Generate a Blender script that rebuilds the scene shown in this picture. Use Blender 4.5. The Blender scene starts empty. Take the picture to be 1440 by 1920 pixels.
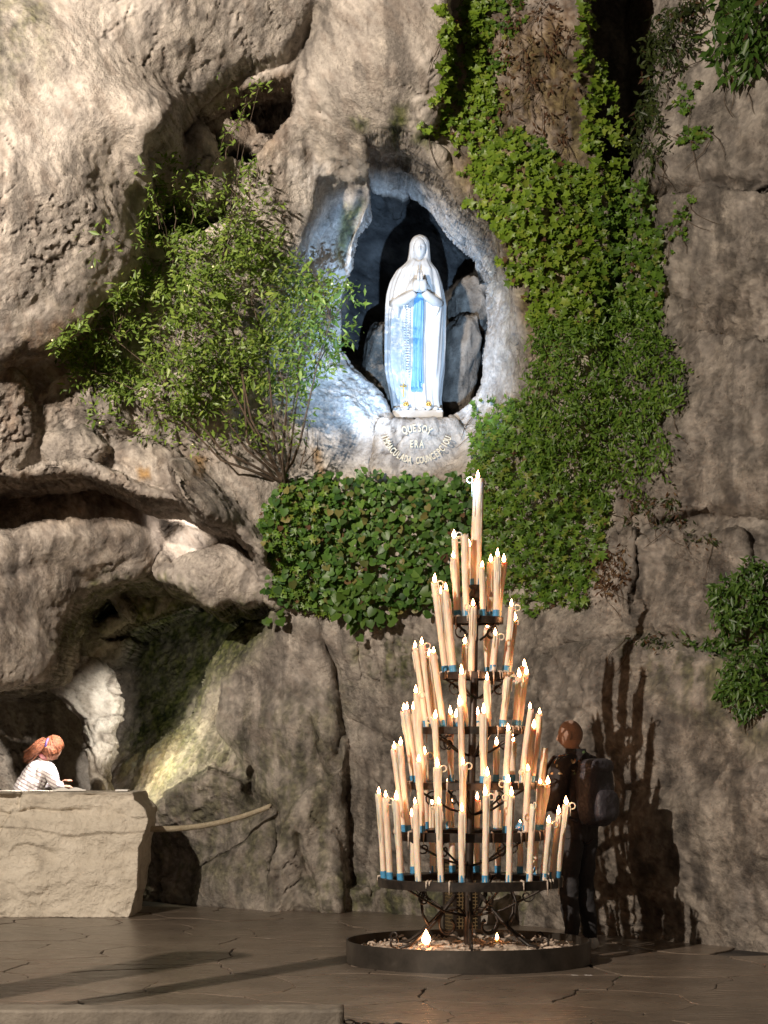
import bpy, bmesh, math, random
import numpy as np
from mathutils import Vector, Matrix, Quaternion
from mathutils.bvhtree import BVHTree

R = math.radians
rng = np.random.default_rng(7)
random.seed(7)
scn = bpy.context.scene
col = scn.collection

# ------------------------------------------------------------------ camera
CAM_H, PITCH, FPX = 1.55, R(6.277), 4000.0
cam_d = bpy.data.cameras.new("camera")
cam = bpy.data.objects.new("camera", cam_d)
col.objects.link(cam)
cam.location = (0, 0, CAM_H)
cam.rotation_euler = (R(90) + PITCH, 0, 0)
cam_d.sensor_fit = 'VERTICAL'
cam_d.sensor_height = 36.0
cam_d.lens = 36.0 * FPX / 1920.0
cam_d.clip_end = 400
scn.camera = cam

# ------------------------------------------------------------------ world: a night sky, nearly dark
w = bpy.data.worlds.new("World")
scn.world = w
w.use_nodes = True
wn = w.node_tree
bg = wn.nodes["Background"]
sky = wn.nodes.new("ShaderNodeTexSky")
sky.sky_type = 'NISHITA'
sky.sun_disc = False
sky.sun_elevation = R(4)
sky.sun_rotation = R(215)
wn.links.new(sky.outputs[0], bg.inputs[0])
bg.inputs[1].default_value = 0.006


def lamp(name, kind, loc, aim=None, power=100, color=(1, 1, 1), size=60, blend=0.5, radius=0.1):
    d = bpy.data.lights.new(name, kind)
    o = bpy.data.objects.new(name, d)
    col.objects.link(o)
    o.location = loc
    d.energy = power
    d.color = color
    if kind == 'SPOT':
        d.spot_size = R(size)
        d.spot_blend = blend
    if kind != 'SUN':
        d.shadow_soft_size = radius
    if aim is not None:
        o.rotation_euler = (Vector(aim) - Vector(loc)).to_track_quat('-Z', 'Y').to_euler()
    return o


# broad weak fill sun, added so that the shadows are not black
sun = lamp("night_fill_sun", 'SUN', (-3, 0, 8), (-1.5, 18, 2), 0.10, (1.0, 0.86, 0.70))
sun.data.angle = R(70)
# floodlight of the grotto, high on the left of the viewer
lamp("grotto_floodlight", 'SPOT', (-6.6, 4.9, 7.6), (-1.9, 17.8, 2.9), 10200, (1.0, 0.87, 0.73), 88, 0.85, 0.06)
lamp("upper_floodlight", 'SPOT', (-7.0, 5.3, 7.7), (-4.0, 17.3, 6.9), 12000, (1.0, 0.87, 0.74), 42, 1.0, 0.08)
# cold white lamps on the statue: one on the ledge left of the niche, one on the ground in front
lamp("niche_ledge_lamp", 'SPOT', (-0.42, 20.22, 4.66), (0.44, 21.10, 5.45), 62, (0.50, 0.70, 1.0), 105, 1.0, 0.04)
lamp("niche_spotlight", 'SPOT', (0.30, 13.4, 2.5), (0.12, 20.9, 5.72), 4600, (0.42, 0.66, 1.0), 22, 0.7, 0.05)
# lamps fixed inside the cave, and an added fill at its back
lamp("cave_roof_lamp", 'SPOT', (-1.93, 20.92, 3.60), (-2.12, 21.3, 3.76), 9, (1.0, 0.88, 0.78), 140, 0.6, 0.02)
lamp("cave_altar_lamp", 'SPOT', (-2.78, 20.6, 2.05), (-3.40, 21.0, 1.36), 190, (1.0, 0.93, 0.86), 80, 0.6, 0.04)
lamp("cave_pillar_lamp", 'SPOT', (-1.95, 20.3, 2.2), (-2.85, 22.4, 1.85), 420, (1.0, 0.93, 0.84), 30, 0.9, 0.04)
lamp("cave_bank_lamp", 'SPOT', (-2.66, 22.0, 1.62), (-2.1, 22.2, 1.35), 62, (1.0, 0.92, 0.62), 150, 0.8, 0.04)
lamp("cave_back_fill", 'SPOT', (-2.5, 22.6, 1.9), (-1.9, 24.2, 2.5), 40, (1.0, 0.95, 0.80), 90, 0.9, 0.04)  # unseen fill added to lift the dark back of the cave

scn.view_settings.view_transform = 'Standard'
scn.view_settings.look = 'None'
scn.view_settings.exposure = 0.0
scn.view_settings.gamma = 1.0
scn.view_settings.use_curve_mapping = False
scn.render.engine = 'CYCLES'
scn.cycles.max_bounces = 6
scn.cycles.diffuse_bounces = 3
scn.cycles.use_light_tree = True
scn.cycles.sample_clamp_indirect = 4.0
scn.cycles.use_denoising = True


# ------------------------------------------------------------------ helpers
def ray(px, py):
    u = (px - 720) / FPX
    v = (960 - py) / FPX
    return u, math.cos(PITCH) - v * math.sin(PITCH), math.sin(PITCH) + v * math.cos(PITCH)


def at(px, py, Y):
    """world point at distance Y that the photograph shows at (px, py)"""
    x, y, z = ray(px, py)
    t = Y / y
    return Vector((x * t, Y, CAM_H + z * t))


def floor_at(px, py):
    x, y, z = ray(px, py)
    t = -CAM_H / z
    return Vector((x * t, y * t, 0))


def tag(o, label=None, cat=None, group=None, kind=None):
    if label: o["label"] = label
    if cat: o["category"] = cat
    if group: o["group"] = group
    if kind: o["kind"] = kind
    return o


def empty(name, loc=(0, 0, 0), rz=0.0):
    o = bpy.data.objects.new(name, None)
    o.empty_display_size = 0.1
    o.location = loc
    o.rotation_euler = (0, 0, rz)
    col.objects.link(o)
    return o


def link_mesh(name, me, mat=None, parent=None, smooth=True, loc=None):
    o = bpy.data.objects.new(name, me)
    col.objects.link(o)
    if mat is not None and len(me.materials) == 0:
        me.materials.append(mat)
    if parent is not None:
        o.parent = parent
    if loc is not None:
        o.location = loc
    if smooth and len(me.polygons):
        me.polygons.foreach_set("use_smooth", np.ones(len(me.polygons), dtype=bool))
    return o


def np_mesh(name, V, F):
    """V (n,3) array, F (m,k) int array with all faces k-sided"""
    V = np.asarray(V, dtype=np.float32)
    F = np.asarray(F, dtype=np.int32)
    k = F.shape[1]
    me = bpy.data.meshes.new(name)
    me.vertices.add(len(V))
    me.vertices.foreach_set("co", V.ravel())
    me.loops.add(F.size)
    me.loops.foreach_set("vertex_index", F.ravel())
    me.polygons.add(len(F))
    me.polygons.foreach_set("loop_start", np.arange(0, F.size, k, dtype=np.int32))
    me.update(calc_edges=True)
    me.validate()
    return me


class MB:
    """collects polygons; build() links them as one mesh object"""
    def __init__(s):
        s.V, s.F = [], []

    def add(s, V, F):
        b = len(s.V)
        s.V += [tuple(v) for v in V]
        s.F += [tuple(i + b for i in f) for f in F]

    def box(s, c, d, rot=None):
        P = [Vector((x * d[0] / 2, y * d[1] / 2, z * d[2] / 2)) for x in (-1, 1) for y in (-1, 1) for z in (-1, 1)]
        if rot is not None: P = [rot @ p for p in P]
        c = Vector(c)
        s.add([p + c for p in P], [(0, 1, 3, 2), (4, 6, 7, 5), (0, 4, 5, 1), (2, 3, 7, 6), (0, 2, 6, 4), (1, 5, 7, 3)])

    def tube(s, pts, rad, n=8, closed=False, cap=True, flat=1.0):
        pts = [Vector(p) for p in pts]
        N = len(pts)
        if not hasattr(rad, '__len__'): rad = [rad] * N
        rings = []
        up = None
        for i, p in enumerate(pts):
            if closed:
                t = pts[(i + 1) % N] - pts[i - 1]
            else:
                t = pts[min(i + 1, N - 1)] - pts[max(i - 1, 0)]
            t.normalize()
            if up is None:
                a = Vector((0, 0, 1)) if abs(t.z) < 0.9 else Vector((0, 1, 0))
                up = (a - t * a.dot(t)).normalized()
            else:
                up = (up - t * up.dot(t))
                up.normalize()
            sd = t.cross(up)
            rings.append([p + (up * math.cos(2 * math.pi * k / n) * flat + sd * math.sin(2 * math.pi * k / n)) * rad[i] for k in range(n)])
        V = [v for r in rings for v in r]
        F = []
        M = N if closed else N - 1
        for i in range(M):
            j = (i + 1) % N
            for k in range(n):
                l = (k + 1) % n
                F.append((i * n + k, i * n + l, j * n + l, j * n + k))
        if cap and not closed:
            F.append(tuple(range(n))[::-1])
            F.append(tuple((N - 1) * n + k for k in range(n)))
        s.add(V, F)

    def lathe(s, prof, n=24, c=(0, 0, 0), cap=True, fn=None):
        V, F = [], []
        for i, (r, z) in enumerate(prof):
            for k in range(n):
                a = 2 * math.pi * k / n
                x, y = r * math.cos(a), r * math.sin(a)
                if fn: x, y, zz = fn(x, y, z, a)
                else: zz = z
                V.append((c[0] + x, c[1] + y, c[2] + zz))
        m = len(prof)
        for i in range(m - 1):
            for k in range(n):
                l = (k + 1) % n
                F.append((i * n + k, i * n + l, (i + 1) * n + l, (i + 1) * n + k))
        if cap:
            F.append(tuple(range(n))[::-1])
            F.append(tuple((m - 1) * n + k for k in range(n)))
        s.add(V, F)

    def ball(s, c, r, n=10, m=7):
        sc = r if hasattr(r, '__len__') else (r, r, r)
        V, F = [(c[0], c[1], c[2] - sc[2])], []
        for i in range(1, m):
            a = math.pi * i / m
            for k in range(n):
                b = 2 * math.pi * k / n
                V.append((c[0] + sc[0] * math.sin(a) * math.cos(b), c[1] + sc[1] * math.sin(a) * math.sin(b), c[2] - sc[2] * math.cos(a)))
        V.append((c[0], c[1], c[2] + sc[2]))
        for k in range(n):
            F.append((0, 1 + (k + 1) % n, 1 + k))
            F.append((len(V) - 1, 1 + (m - 2) * n + k, 1 + (m - 2) * n + (k + 1) % n))
        for i in range(m - 2):
            for k in range(n):
                l = (k + 1) % n
                F.append((1 + i * n + k, 1 + i * n + l, 1 + (i + 1) * n + l, 1 + (i + 1) * n + k))
        s.add(V, F)

    def mesh(s, name):
        me = bpy.data.meshes.new(name)
        me.from_pydata([tuple(v) for v in s.V], [], s.F)
        me.update()
        return me

    def build(s, name, mat, parent=None, smooth=True, loc=None):
        return link_mesh(name, s.mesh(name), mat, parent, smooth, loc)


# ---- noise on numpy arrays
_perm = np.random.default_rng(11).permutation(512).astype(np.int32)
_perm = np.concatenate([_perm, _perm, _perm])
_g = np.random.default_rng(12).normal(size=(512, 3))
_g /= np.linalg.norm(_g, axis=1)[:, None]
_g = _g.astype(np.float32)


def perlin(P):
    P = np.asarray(P, dtype=np.float32)
    I = np.floor(P).astype(np.int32)
    f = (P - I).astype(np.float32)
    I &= 511
    u = f * f * f * (f * (f * 6 - 15) + 10)
    out = np.zeros(len(P), dtype=np.float32)
    for dx in (0, 1):
        wx = u[:, 0] if dx else 1 - u[:, 0]
        hx = _perm[(I[:, 0] + dx) & 511]
        for dy in (0, 1):
            wy = u[:, 1] if dy else 1 - u[:, 1]
            hy = _perm[(hx + I[:, 1] + dy) & 511]
            for dz in (0, 1):
                wz = u[:, 2] if dz else 1 - u[:, 2]
                h = _perm[(hy + I[:, 2] + dz) & 511]
                g = _g[h]
                out += wx * wy * wz * (g[:, 0] * (f[:, 0] - dx) + g[:, 1] * (f[:, 1] - dy) + g[:, 2] * (f[:, 2] - dz))
    return out * 1.6


def fbm(P, octs=4, gain=0.5, ridged=False):
    P = np.asarray(P, dtype=np.float32)
    a, s, out = 1.0, 1.0, np.zeros(len(P), dtype=np.float32)
    for i in range(octs):
        n = perlin(P * s + 17.3 * i)
        if ridged: n = 1 - 2 * np.abs(n)
        out += a * n
        a *= gain
        s *= 2.03
    return out


def sstep(a, b, x):
    t = np.clip((x - a) / (b - a), 0, 1)
    return t * t * (3 - 2 * t)


# ------------------------------------------------------------------ material helper
def material(name, color=(0.5, 0.5, 0.5), rough=0.7, metal=0.0, **kw):
    m = bpy.data.materials.new(name)
    m.use_nodes = True
    b = m.node_tree.nodes["Principled BSDF"]
    b.inputs["Base Color"].default_value = (*color, 1)
    b.inputs["Roughness"].default_value = rough
    b.inputs["Metallic"].default_value = metal
    for k, v in kw.items():
        b.inputs[k].default_value = v
    return m


class NT:
    """small wrapper for node building"""
    def __init__(s, m):
        s.t = m.node_tree
        s.b = s.t.nodes["Principled BSDF"]

    def n(s, typ, **kw):
        nd = s.t.nodes.new(typ)
        for k, v in kw.items():
            if k.startswith("_"):
                setattr(nd, k[1:], v)
            else:
                nd.inputs[k.replace("__", " ")].default_value = v
        return nd

    def l(s, a, b):
        s.t.links.new(a, b)

    def coords(s, which="Object"):
        return s.n("ShaderNodeTexCoord").outputs[which]

    def noise(s, vec, scale, detail=6, rough=0.6, dist=0.0, out="Fac"):
        nd = s.n("ShaderNodeTexNoise", Scale=scale, Detail=detail, Roughness=rough, Distortion=dist)
        s.l(vec, nd.inputs["Vector"])
        return nd.outputs[out]

    def ramp(s, fac, stops):
        r = s.n("ShaderNodeValToRGB")
        e = r.color_ramp.elements
        while len(e) < len(stops): e.new(0.5)
        for i, (p, c) in enumerate(stops):
            e[i].position = p
            e[i].color = (*c, 1) if len(c) == 3 else c
        s.l(fac, r.inputs["Fac"])
        return r.outputs["Color"]

    def mix(s, fac, a, b, mode='MIX'):
        m = s.n("ShaderNodeMix", _data_type='RGBA', _blend_type=mode)
        for i, v in ((0, fac), (6, a), (7, b)):
            if hasattr(v, 'is_linked') or hasattr(v, 'links'):
                s.l(v, m.inputs[i])
            else:
                m.inputs[i].default_value = v if i == 0 else (*v, 1) if len(v) == 3 else v
        return m.outputs[2]

    def math(s, op, a, b=None, clamp=False):
        m = s.n("ShaderNodeMath", _operation=op, _use_clamp=clamp)
        for i, v in ((0, a), (1, b)):
            if v is None: continue
            if hasattr(v, 'is_linked'): s.l(v, m.inputs[i])
            else: m.inputs[i].default_value = v
        return m.outputs[0]

    def attr(s, name, out="Fac"):
        a = s.n("ShaderNodeAttribute")
        a.attribute_name = name
        return a.outputs[out]

    def bump(s, height, strength=0.5, dist=0.02, normal=None):
        b = s.n("ShaderNodeBump", Strength=strength, Distance=dist)
        s.l(height, b.inputs["Height"])
        if normal is not None: s.l(normal, b.inputs["Normal"])
        return b.outputs["Normal"]

    def base(s, c):
        s.l(c, s.b.inputs["Base Color"])

    def nrm(s, c):
        s.l(c, s.b.inputs["Normal"])

# ------------------------------------------------------------------ the cliff: a sculpted sheet of rock
GX = np.arange(-4.5, 4.0, 0.0165)
GZ = np.arange(-0.12, 9.45, 0.0165)
NXg, NZg = len(GX), len(GZ)
XX, ZZ = np.meshgrid(GX, GZ)
X1, Z1 = XX.ravel(), ZZ.ravel()
_zero = np.zeros_like(X1)
# an uneven outline for every rock mass
_q = np.stack([X1, _zero, Z1], 1)
WX = X1 + 0.06 * fbm(_q * 1.6, 3, 0.45)
WZ = Z1 + 0.06 * fbm(_q * 1.6 + 40, 3, 0.45)


def poly_sd(px, pz, poly):
    d2 = np.full(len(px), 1e9)
    ins = np.zeros(len(px), dtype=bool)
    n = len(poly)
    for i in range(n):
        ax, az = poly[i]
        bx, bz = poly[(i + 1) % n]
        ex, ez = bx - ax, bz - az
        wx, wz = px - ax, pz - az
        t = np.clip((wx * ex + wz * ez) / (ex * ex + ez * ez + 1e-12), 0, 1)
        d2 = np.minimum(d2, (wx - ex * t) ** 2 + (wz - ez * t) ** 2)
        c = ((az <= pz) & (bz > pz)) | ((bz <= pz) & (az > pz))
        if ez != 0:
            ins ^= c & (px < ax + (pz - az) / ez * ex)
    d = np.sqrt(d2)
    return np.where(ins, d, -d)


def tps(pts, reg=1e-3):
    """smooth surface Y(X, Z) through control points given as (px, py, Y)"""
    W = np.array([(lambda v: (v.x, v.z, v.y))(at(*p)) for p in pts])
    n = len(W)

    def ker(r2):
        return 0.5 * r2 * np.log(r2 + 1e-9)
    D = ((W[:, None, :2] - W[None, :, :2]) ** 2).sum(-1)
    A = np.zeros((n + 3, n + 3))
    A[:n, :n] = ker(D) + reg * np.eye(n)
    A[:n, n] = 1
    A[:n, n + 1:] = W[:, :2]
    A[n:, :n] = A[:n, n:].T
    b = np.zeros(n + 3)
    b[:n] = W[:, 2]
    c = np.linalg.solve(A, b)

    def f(x, z):
        o = c[n] + c[n + 1] * x + c[n + 2] * z
        for i in range(n):
            o = o + c[i] * ker((x - W[i, 0]) ** 2 + (z - W[i, 1]) ** 2)
        return o
    return f


def smin(a, b, k):
    h = np.clip(0.5 + 0.5 * (b - a) / k, 0, 1)
    return b * (1 - h) + a * h - k * h * (1 - h)


H = np.full(len(X1), 25.5)


def to_world(poly, surf=None, Y=None):
    out = []
    for p in poly:
        y = Y if Y is not None else 20.0
        if len(p) == 3: y = p[2]
        elif surf is not None:
            for _ in range(5):
                v = at(p[0], p[1], y)
                y = float(surf(np.array([v.x]), np.array([v.z]))[0])
        v = at(p[0], p[1], y)
        out.append((v.x, v.z))
    return out


def sub(poly, pad=0.2):
    a = np.array(poly)
    lo, hi = a.min(0) - pad, a.max(0) + pad
    return np.nonzero((X1 > lo[0]) & (X1 < hi[0]) & (Z1 > lo[1]) & (Z1 < hi[1]))[0]


def add(poly, ctrl, rad=0.2, k=0.05):
    """a rock mass: outline in the picture, depth control points, rounded rim"""
    global H
    S = tps(ctrl) if len(ctrl) > 2 else (lambda x, z: np.full(np.shape(x), ctrl[0][2]))
    W = to_world(poly, S)
    ii = sub(W)
    d = poly_sd(WX[ii], WZ[ii], W)
    m = d > 0
    ii, d = ii[m], d[m]
    y = S(X1[ii], Z1[ii])
    e = np.clip(1 - d / rad, 0, 1)
    y = y + rad * (1 - np.sqrt(np.clip(1 - e * e, 0, 1)))
    H[ii] = smin(y, H[ii], k)


def carve(poly, Y, width=0.15, ctrl=None):
    """a hollow: outline in the picture at its rim, depth of its floor"""
    global H
    W = to_world(poly)
    ii = sub(W)
    d = poly_sd(WX[ii], WZ[ii], W)
    m = d > 0
    ii, d = ii[m], d[m]
    tgt = tps(ctrl)(X1[ii], Z1[ii]) if ctrl else Y
    t = np.clip(d / width, 0, 1)
    t = np.sqrt(1 - (1 - t) ** 2)
    H[ii] = np.maximum(H[ii], H[ii] + (tgt - H[ii]) * t)


def groove(line, depth=0.06, width=0.03):
    """a crack (or, with a negative depth, a rib) along a line"""
    global H
    W = to_world(line)
    ii = sub(W, 0.4)
    x, z = WX[ii], WZ[ii]
    d2 = np.full(len(x), 1e9)
    tt = np.zeros(len(x))
    n = len(W)
    for i in range(n - 1):
        ax, az = W[i]
        bx, bz = W[i + 1]
        ex, ez = bx - ax, bz - az
        t = np.clip(((x - ax) * ex + (z - az) * ez) / (ex * ex + ez * ez), 0, 1)
        q = (x - ax - ex * t) ** 2 + (z - az - ez * t) ** 2
        m = q < d2
        d2 = np.where(m, q, d2)
        tt = np.where(m, (i + t) / (n - 1), tt)
    taper = np.clip(np.minimum(tt, 1 - tt) * 6 + 0.25, 0, 1)
    H[ii] += depth * taper * np.exp(-d2 / (width * taper + 1e-4) ** 2)


FULL = [(-700, -500), (2100, -500), (2100, 1900), (-700, 1900)]
# --- the curtain of rock that everything belongs to
wall_ctrl = [
    (1440, 1780, 16.7), (1250, 1762, 17.5), (1000, 1735, 18.9), (700, 1705, 20.7), (600, 1690, 21.2),
    (1700, 1800, 15.4), (1440, 1450, 16.75), (1440, 1200, 16.95), (1300, 1350, 17.3), (1330, 1080, 17.2), (1440, 950, 17.3),
    (1230, 1100, 17.9), (1120, 1250, 18.0), (1150, 1500, 17.95), (1440, 600, 17.4), (1300, 700, 18.0), (1320, 350, 18.0), (1440, 150, 17.8), (1440, -150, 17.7),
    (1230, 500, 18.6), (1100, 900, 19.0), (1000, 700, 19.4), (980, 450, 19.2), (1000, 200, 19.1), (960, -50, 18.8),
    (1060, 1150, 18.7), (950, 1250, 19.3), (800, 1400, 20.1), (900, 1000, 19.9),
    (700, 50, 18.9), (720, 200, 19.1), (620, 300, 19.7), (840, 250, 19.2), (760, 310, 19.5),
    (540, 300, 19.5), (480, 420, 19.6), (380, 330, 19.35), (420, 600, 19.9), (250, 700, 19.9), (120, 780, 19.7), (0, 800, 19.4), (-150, 800, 19.2),
    (500, 760, 20.5), (620, 760, 20.75), (640, 880, 20.6), (420, 880, 20.1), (300, 880, 20.0), (480, 980, 20.2), (790, 860, 20.5),
    (700, 1000, 20.5), (650, 1150, 20.6), (640, 1300, 20.9), (640, 1550, 21.0), (560, 1100, 20.7),
]
WALL = tps(wall_ctrl, 2e-3)
H[:] = np.minimum(H, WALL(X1, Z1))

# --- right: dark crevice and the blocks of the right-hand cliff
carve([(1108, -200, 18.9), (1255, -200, 18.9), (1262, 60, 18.7), (1235, 190, 18.7), (1212, 310, 18.7), (1190, 430, 18.7), (1176, 560, 18.8), (1150, 700, 18.9), (1128, 640, 19.0), (1140, 400, 19.0), (1112, 250, 19.0), (1096, 100, 19.0)], 21.2, 0.14)
add([(1205, 310), (1235, 210), (1300, 110), (1400, 30), (1500, -60), (1700, -100), (1700, 330), (1500, 345), (1330, 350), (1215, 345)],
    [(1250, 280, 17.95), (1330, 150, 17.8), (1440, 100, 17.3), (1440, 300, 17.25), (1320, 330, 17.75), (1600, 200, 16.6)], 0.16, 0.08)
add([(1225, 345), (1330, 352), (1500, 345), (1700, 340), (1700, 640), (1480, 640), (1300, 610), (1240, 520), (1232, 430)],
    [(1260, 420, 18.15), (1330, 370, 17.75), (1440, 400, 17.2), (1440, 600, 17.25), (1300, 560, 17.95), (1600, 500, 16.5)], 0.10, 0.10)
add([(1290, 630), (1420, 640), (1700, 640), (1700, 985), (1440, 960), (1330, 970), (1230, 970), (1215, 900), (1255, 780)],
    [(1300, 720, 17.9), (1440, 700, 17.1), (1440, 920, 17.05), (1250, 930, 17.85), (1340, 850, 17.45)], 0.10, 0.10)
add([(1200, 1010), (1260, 985), (1330, 1000), (1400, 990), (1420, 1080), (1400, 1165), (1330, 1192), (1235, 1185), (1205, 1110)],
    [(1230, 1080, 17.75), (1330, 1030, 17.2), (1390, 1100, 17.0), (1300, 1150, 17.3)], 0.13, 0.08)
add([(1150, 1000), (1192, 985), (1198, 1180), (1120, 1195), (1105, 1120), (1130, 1060)], [(1150, 1050, 18.15), (1190, 1100, 17.95), (1130, 1170, 18.2)], 0.12, 0.08)
add([(1010, 1240), (1060, 1212), (1180, 1205), (1330, 1205), (1420, 1250), (1450, 1330), (1700, 1340), (1700, 1560), (1360, 1540), (1180, 1560), (1020, 1480), (985, 1330)],
    [(1040, 1300, 18.45), (1150, 1300, 17.75), (1300, 1300, 17.1), (1440, 1400, 16.5), (1200, 1480, 17.55), (1050, 1450, 18.3), (1600, 1450, 15.8)], 0.2, 0.15)
add([(980, 1640), (1040, 1520), (1180, 1500), (1320, 1470), (1440, 1440), (1800, 1400), (1800, 1900), (900, 1860), (950, 1700)],
    [(1010, 1700, 18.7), (1150, 1600, 17.75), (1300, 1600, 17.05), (1440, 1600, 16.45), (1440, 1770, 16.55), (1250, 1755, 17.4), (1700, 1700, 15.2)], 0.25, 0.2)
groove([(1000, 1255, 18.6), (1060, 1205, 18.4), (1120, 1200, 18.1), (1200, 1190, 17.9), (1300, 1200, 17.4)], 0.10, 0.028)
groove([(1160, 965, 18.3), (1230, 980, 17.9), (1300, 972, 17.5), (1370, 960, 17.2), (1440, 962, 17.1), (1560, 955, 16.7)], 0.10, 0.03)
groove([(1110, 1180, 18.4), (1125, 1090, 18.4), (1160, 1010, 18.3), (1185, 960, 18.2)], 0.08, 0.03)
groove([(1198, 1190, 17.9), (1196, 1100, 17.9), (1200, 1010, 17.9)], 0.07, 0.03)
groove([(1210, 348, 18.3), (1290, 360, 18.0), (1340, 340, 17.7), (1440, 350, 17.3), (1560, 345, 17.0)], 0.08, 0.03)
groove([(1340, 1470, 17.0), (1350, 1410, 16.9), (1330, 1350, 17.0), (1380, 1300, 16.8)], 0.05, 0.03)

# --- the ivy-clad buttress between niche and crevice
add([(905, -200), (1100, -200), (1095, 100), (1112, 260), (1140, 420), (1125, 640), (1120, 800), (1090, 950), (1000, 960), (975, 800), (968, 640), (935, 490), (880, 380), (840, 290), (880, 180), (900, 40)],
    [(930, 100, 19.0), (1000, 100, 18.75), (1070, 200, 18.9), (900, 300, 19.15), (1000, 400, 18.75), (1090, 420, 18.85), (980, 560, 19.1), (1050, 620, 18.8), (1040, 850, 19.0), (995, 800, 19.3)], 0.16, 0.12)

# --- brow over the niche and the bright face above it
add([(560, -200), (850, -200), (838, 100), (830, 190), (800, 245), (770, 275), (740, 262), (700, 245), (640, 215), (600, 200), (575, 260), (560, 330), (545, 345), (500, 320), (505, 285), (548, 200), (555, 135), (575, 60)],
    [(620, 0, 18.6), (760, 20, 18.45), (700, 120, 18.5), (800, 180, 18.7), (600, 180, 19.05), (540, 300, 19.6), (760, 260, 19.0), (640, 210, 19.0)], 0.10, 0.06)
add([(505, 300), (560, 205), (610, 200), (660, 215), (740, 262), (790, 262), (840, 280), (885, 375), (800, 356), (740, 332), (690, 320), (650, 316), (612, 338), (566, 385), (540, 440), (500, 470), (505, 370)],
    [(560, 300, 19.75), (620, 260, 19.35), (640, 320, 19.7), (700, 300, 19.35), (780, 300, 19.25), (850, 350, 19.45), (520, 420, 20.1)], 0.12, 0.08)

# --- the niche: a funnel of rock, then the deep opening
carve([(598, 340, 19.9), (650, 320, 19.6), (705, 328, 19.5), (800, 345, 19.5), (888, 390, 19.5), (935, 470, 19.5), (960, 560, 19.6), (972, 660, 19.7), (955, 760, 19.9), (900, 840, 20.2), (860, 890, 20.4), (560, 890, 20.5), (545, 700, 20.5), (560, 500, 20.2)],
      0, 0.42, [(640, 380, 20.5), (580, 500, 20.7), (650, 560, 21.0), (560, 700, 20.8), (640, 760, 20.72), (600, 860, 20.62), (720, 860, 20.6), (700, 700, 21.1), (800, 400, 20.6), (900, 520, 20.8), (930, 640, 20.6), (930, 740, 20.6), (880, 800, 20.75), (850, 870, 20.5)])
carve([(690, 325, 20.5), (748, 328, 20.5), (815, 372, 20.5), (868, 428, 20.6), (908, 482, 20.7), (925, 540, 20.7), (920, 610, 20.7), (912, 690, 20.7), (888, 738, 20.8), (848, 788, 20.9), (738, 793, 20.9), (722, 755, 20.9), (698, 690, 20.9), (664, 640, 20.9), (650, 600, 20.9), (652, 520, 20.8), (668, 440, 20.7), (688, 395, 20.6)],
      22.8, 0.10)
groove([(662, 345, 20.4), (620, 410, 20.6), (580, 480, 20.7), (560, 560, 20.8)], 0.16, 0.045)
groove([(690, 345, 20.4), (672, 400, 20.6), (650, 450, 20.8), (638, 500, 20.9)], 0.10, 0.04)
groove([(700, 350, 20.5), (690, 395, 20.6), (665, 440, 20.8), (650, 510, 20.9)], -0.12, 0.035)
groove([(640, 370, 20.5), (600, 460, 20.7), (590, 520, 20.8)], -0.10, 0.05)
groove([(610, 700, 20.8), (660, 690, 20.9), (690, 720, 20.9), (720, 770, 20.9)], -0.06, 0.06)
# plinth below the statue
add([(706, 790), (760, 789), (850, 787), (868, 820), (858, 895), (700, 900), (703, 840)], [(715, 830, 20.52), (790, 800, 20.42), (850, 830, 20.5), (790, 880, 20.38)], 0.04, 0.03)

# --- hollow in the upper left and its boulders
carve([(362, 208, 19.2), (420, 172, 19.1), (500, 134, 19.0), (550, 128, 19.0), (556, 170, 19.1), (548, 215, 19.3), (528, 262, 19.5), (505, 300, 19.6), (470, 320, 19.6), (420, 300, 19.6)], 21.6, 0.12)
carve([(265, 360, 19.6), (330, 372, 19.6), (420, 372, 19.7), (440, 420, 19.8), (380, 455, 19.9), (270, 470, 19.8)], 20.8, 0.2)
add([(365, 215), (395, 196), (430, 205), (440, 230), (425, 245), (400, 240), (375, 240)], [(400, 220, 19.5)], 0.1, 0.04)
add([(418, 225), (450, 208), (485, 232), (500, 270), (470, 280), (430, 270), (415, 248)], [(455, 245, 19.6), (440, 260, 19.55), (480, 260, 19.7)], 0.12, 0.04)
add([(470, 290), (490, 245), (520, 250), (518, 280), (500, 300)], [(500, 270, 19.65)], 0.08, 0.03)
add([(280, 310), (330, 240), (365, 222), (400, 245), (420, 300), (425, 345), (395, 362), (330, 365), (270, 350)], [(350, 300, 19.05), (320, 330, 19.0), (400, 320, 19.15)], 0.16, 0.05)

# --- the great mass, upper left
add([(-700, -500), (660, -500), (645, -90), (600, -20), (562, 50), (540, 92), (490, 98), (440, 112), (388, 140), (350, 172), (314, 222), (276, 268), (258, 318), (252, 390), (248, 455), (256, 530), (225, 535), (165, 560), (150, 600), (90, 640), (20, 655), (-100, 690), (-700, 720)],
    [(0, 0, 17.55), (-300, 300, 17.2), (0, 300, 17.45), (150, 200, 17.65), (50, 400, 17.6), (200, 40, 17.75), (330, 60, 18.05), (325, 180, 18.12), (262, 300, 18.12), (190, 400, 18.1), (105, 545, 18.3), (0, 620, 18.3),
     (430, 20, 18.3), (430, 100, 18.6), (340, 180, 18.62), (262, 360, 18.68), (240, 480, 18.75), (180, 530, 18.65), (570, 20, 18.65), (530, 75, 18.75), (-300, 620, 17.8), (0, -200, 17.7), (400, -200, 18.2)], 0.10, 0.06)
groove([(175, 140, 17.0), (205, 190, 17.1), (170, 240, 17.05), (120, 230, 17.0)], 0.04, 0.06)
groove([(240, 200, 17.2), (190, 250, 17.2), (150, 300, 17.1), (120, 340, 17.1)], 0.05, 0.07)
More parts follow.
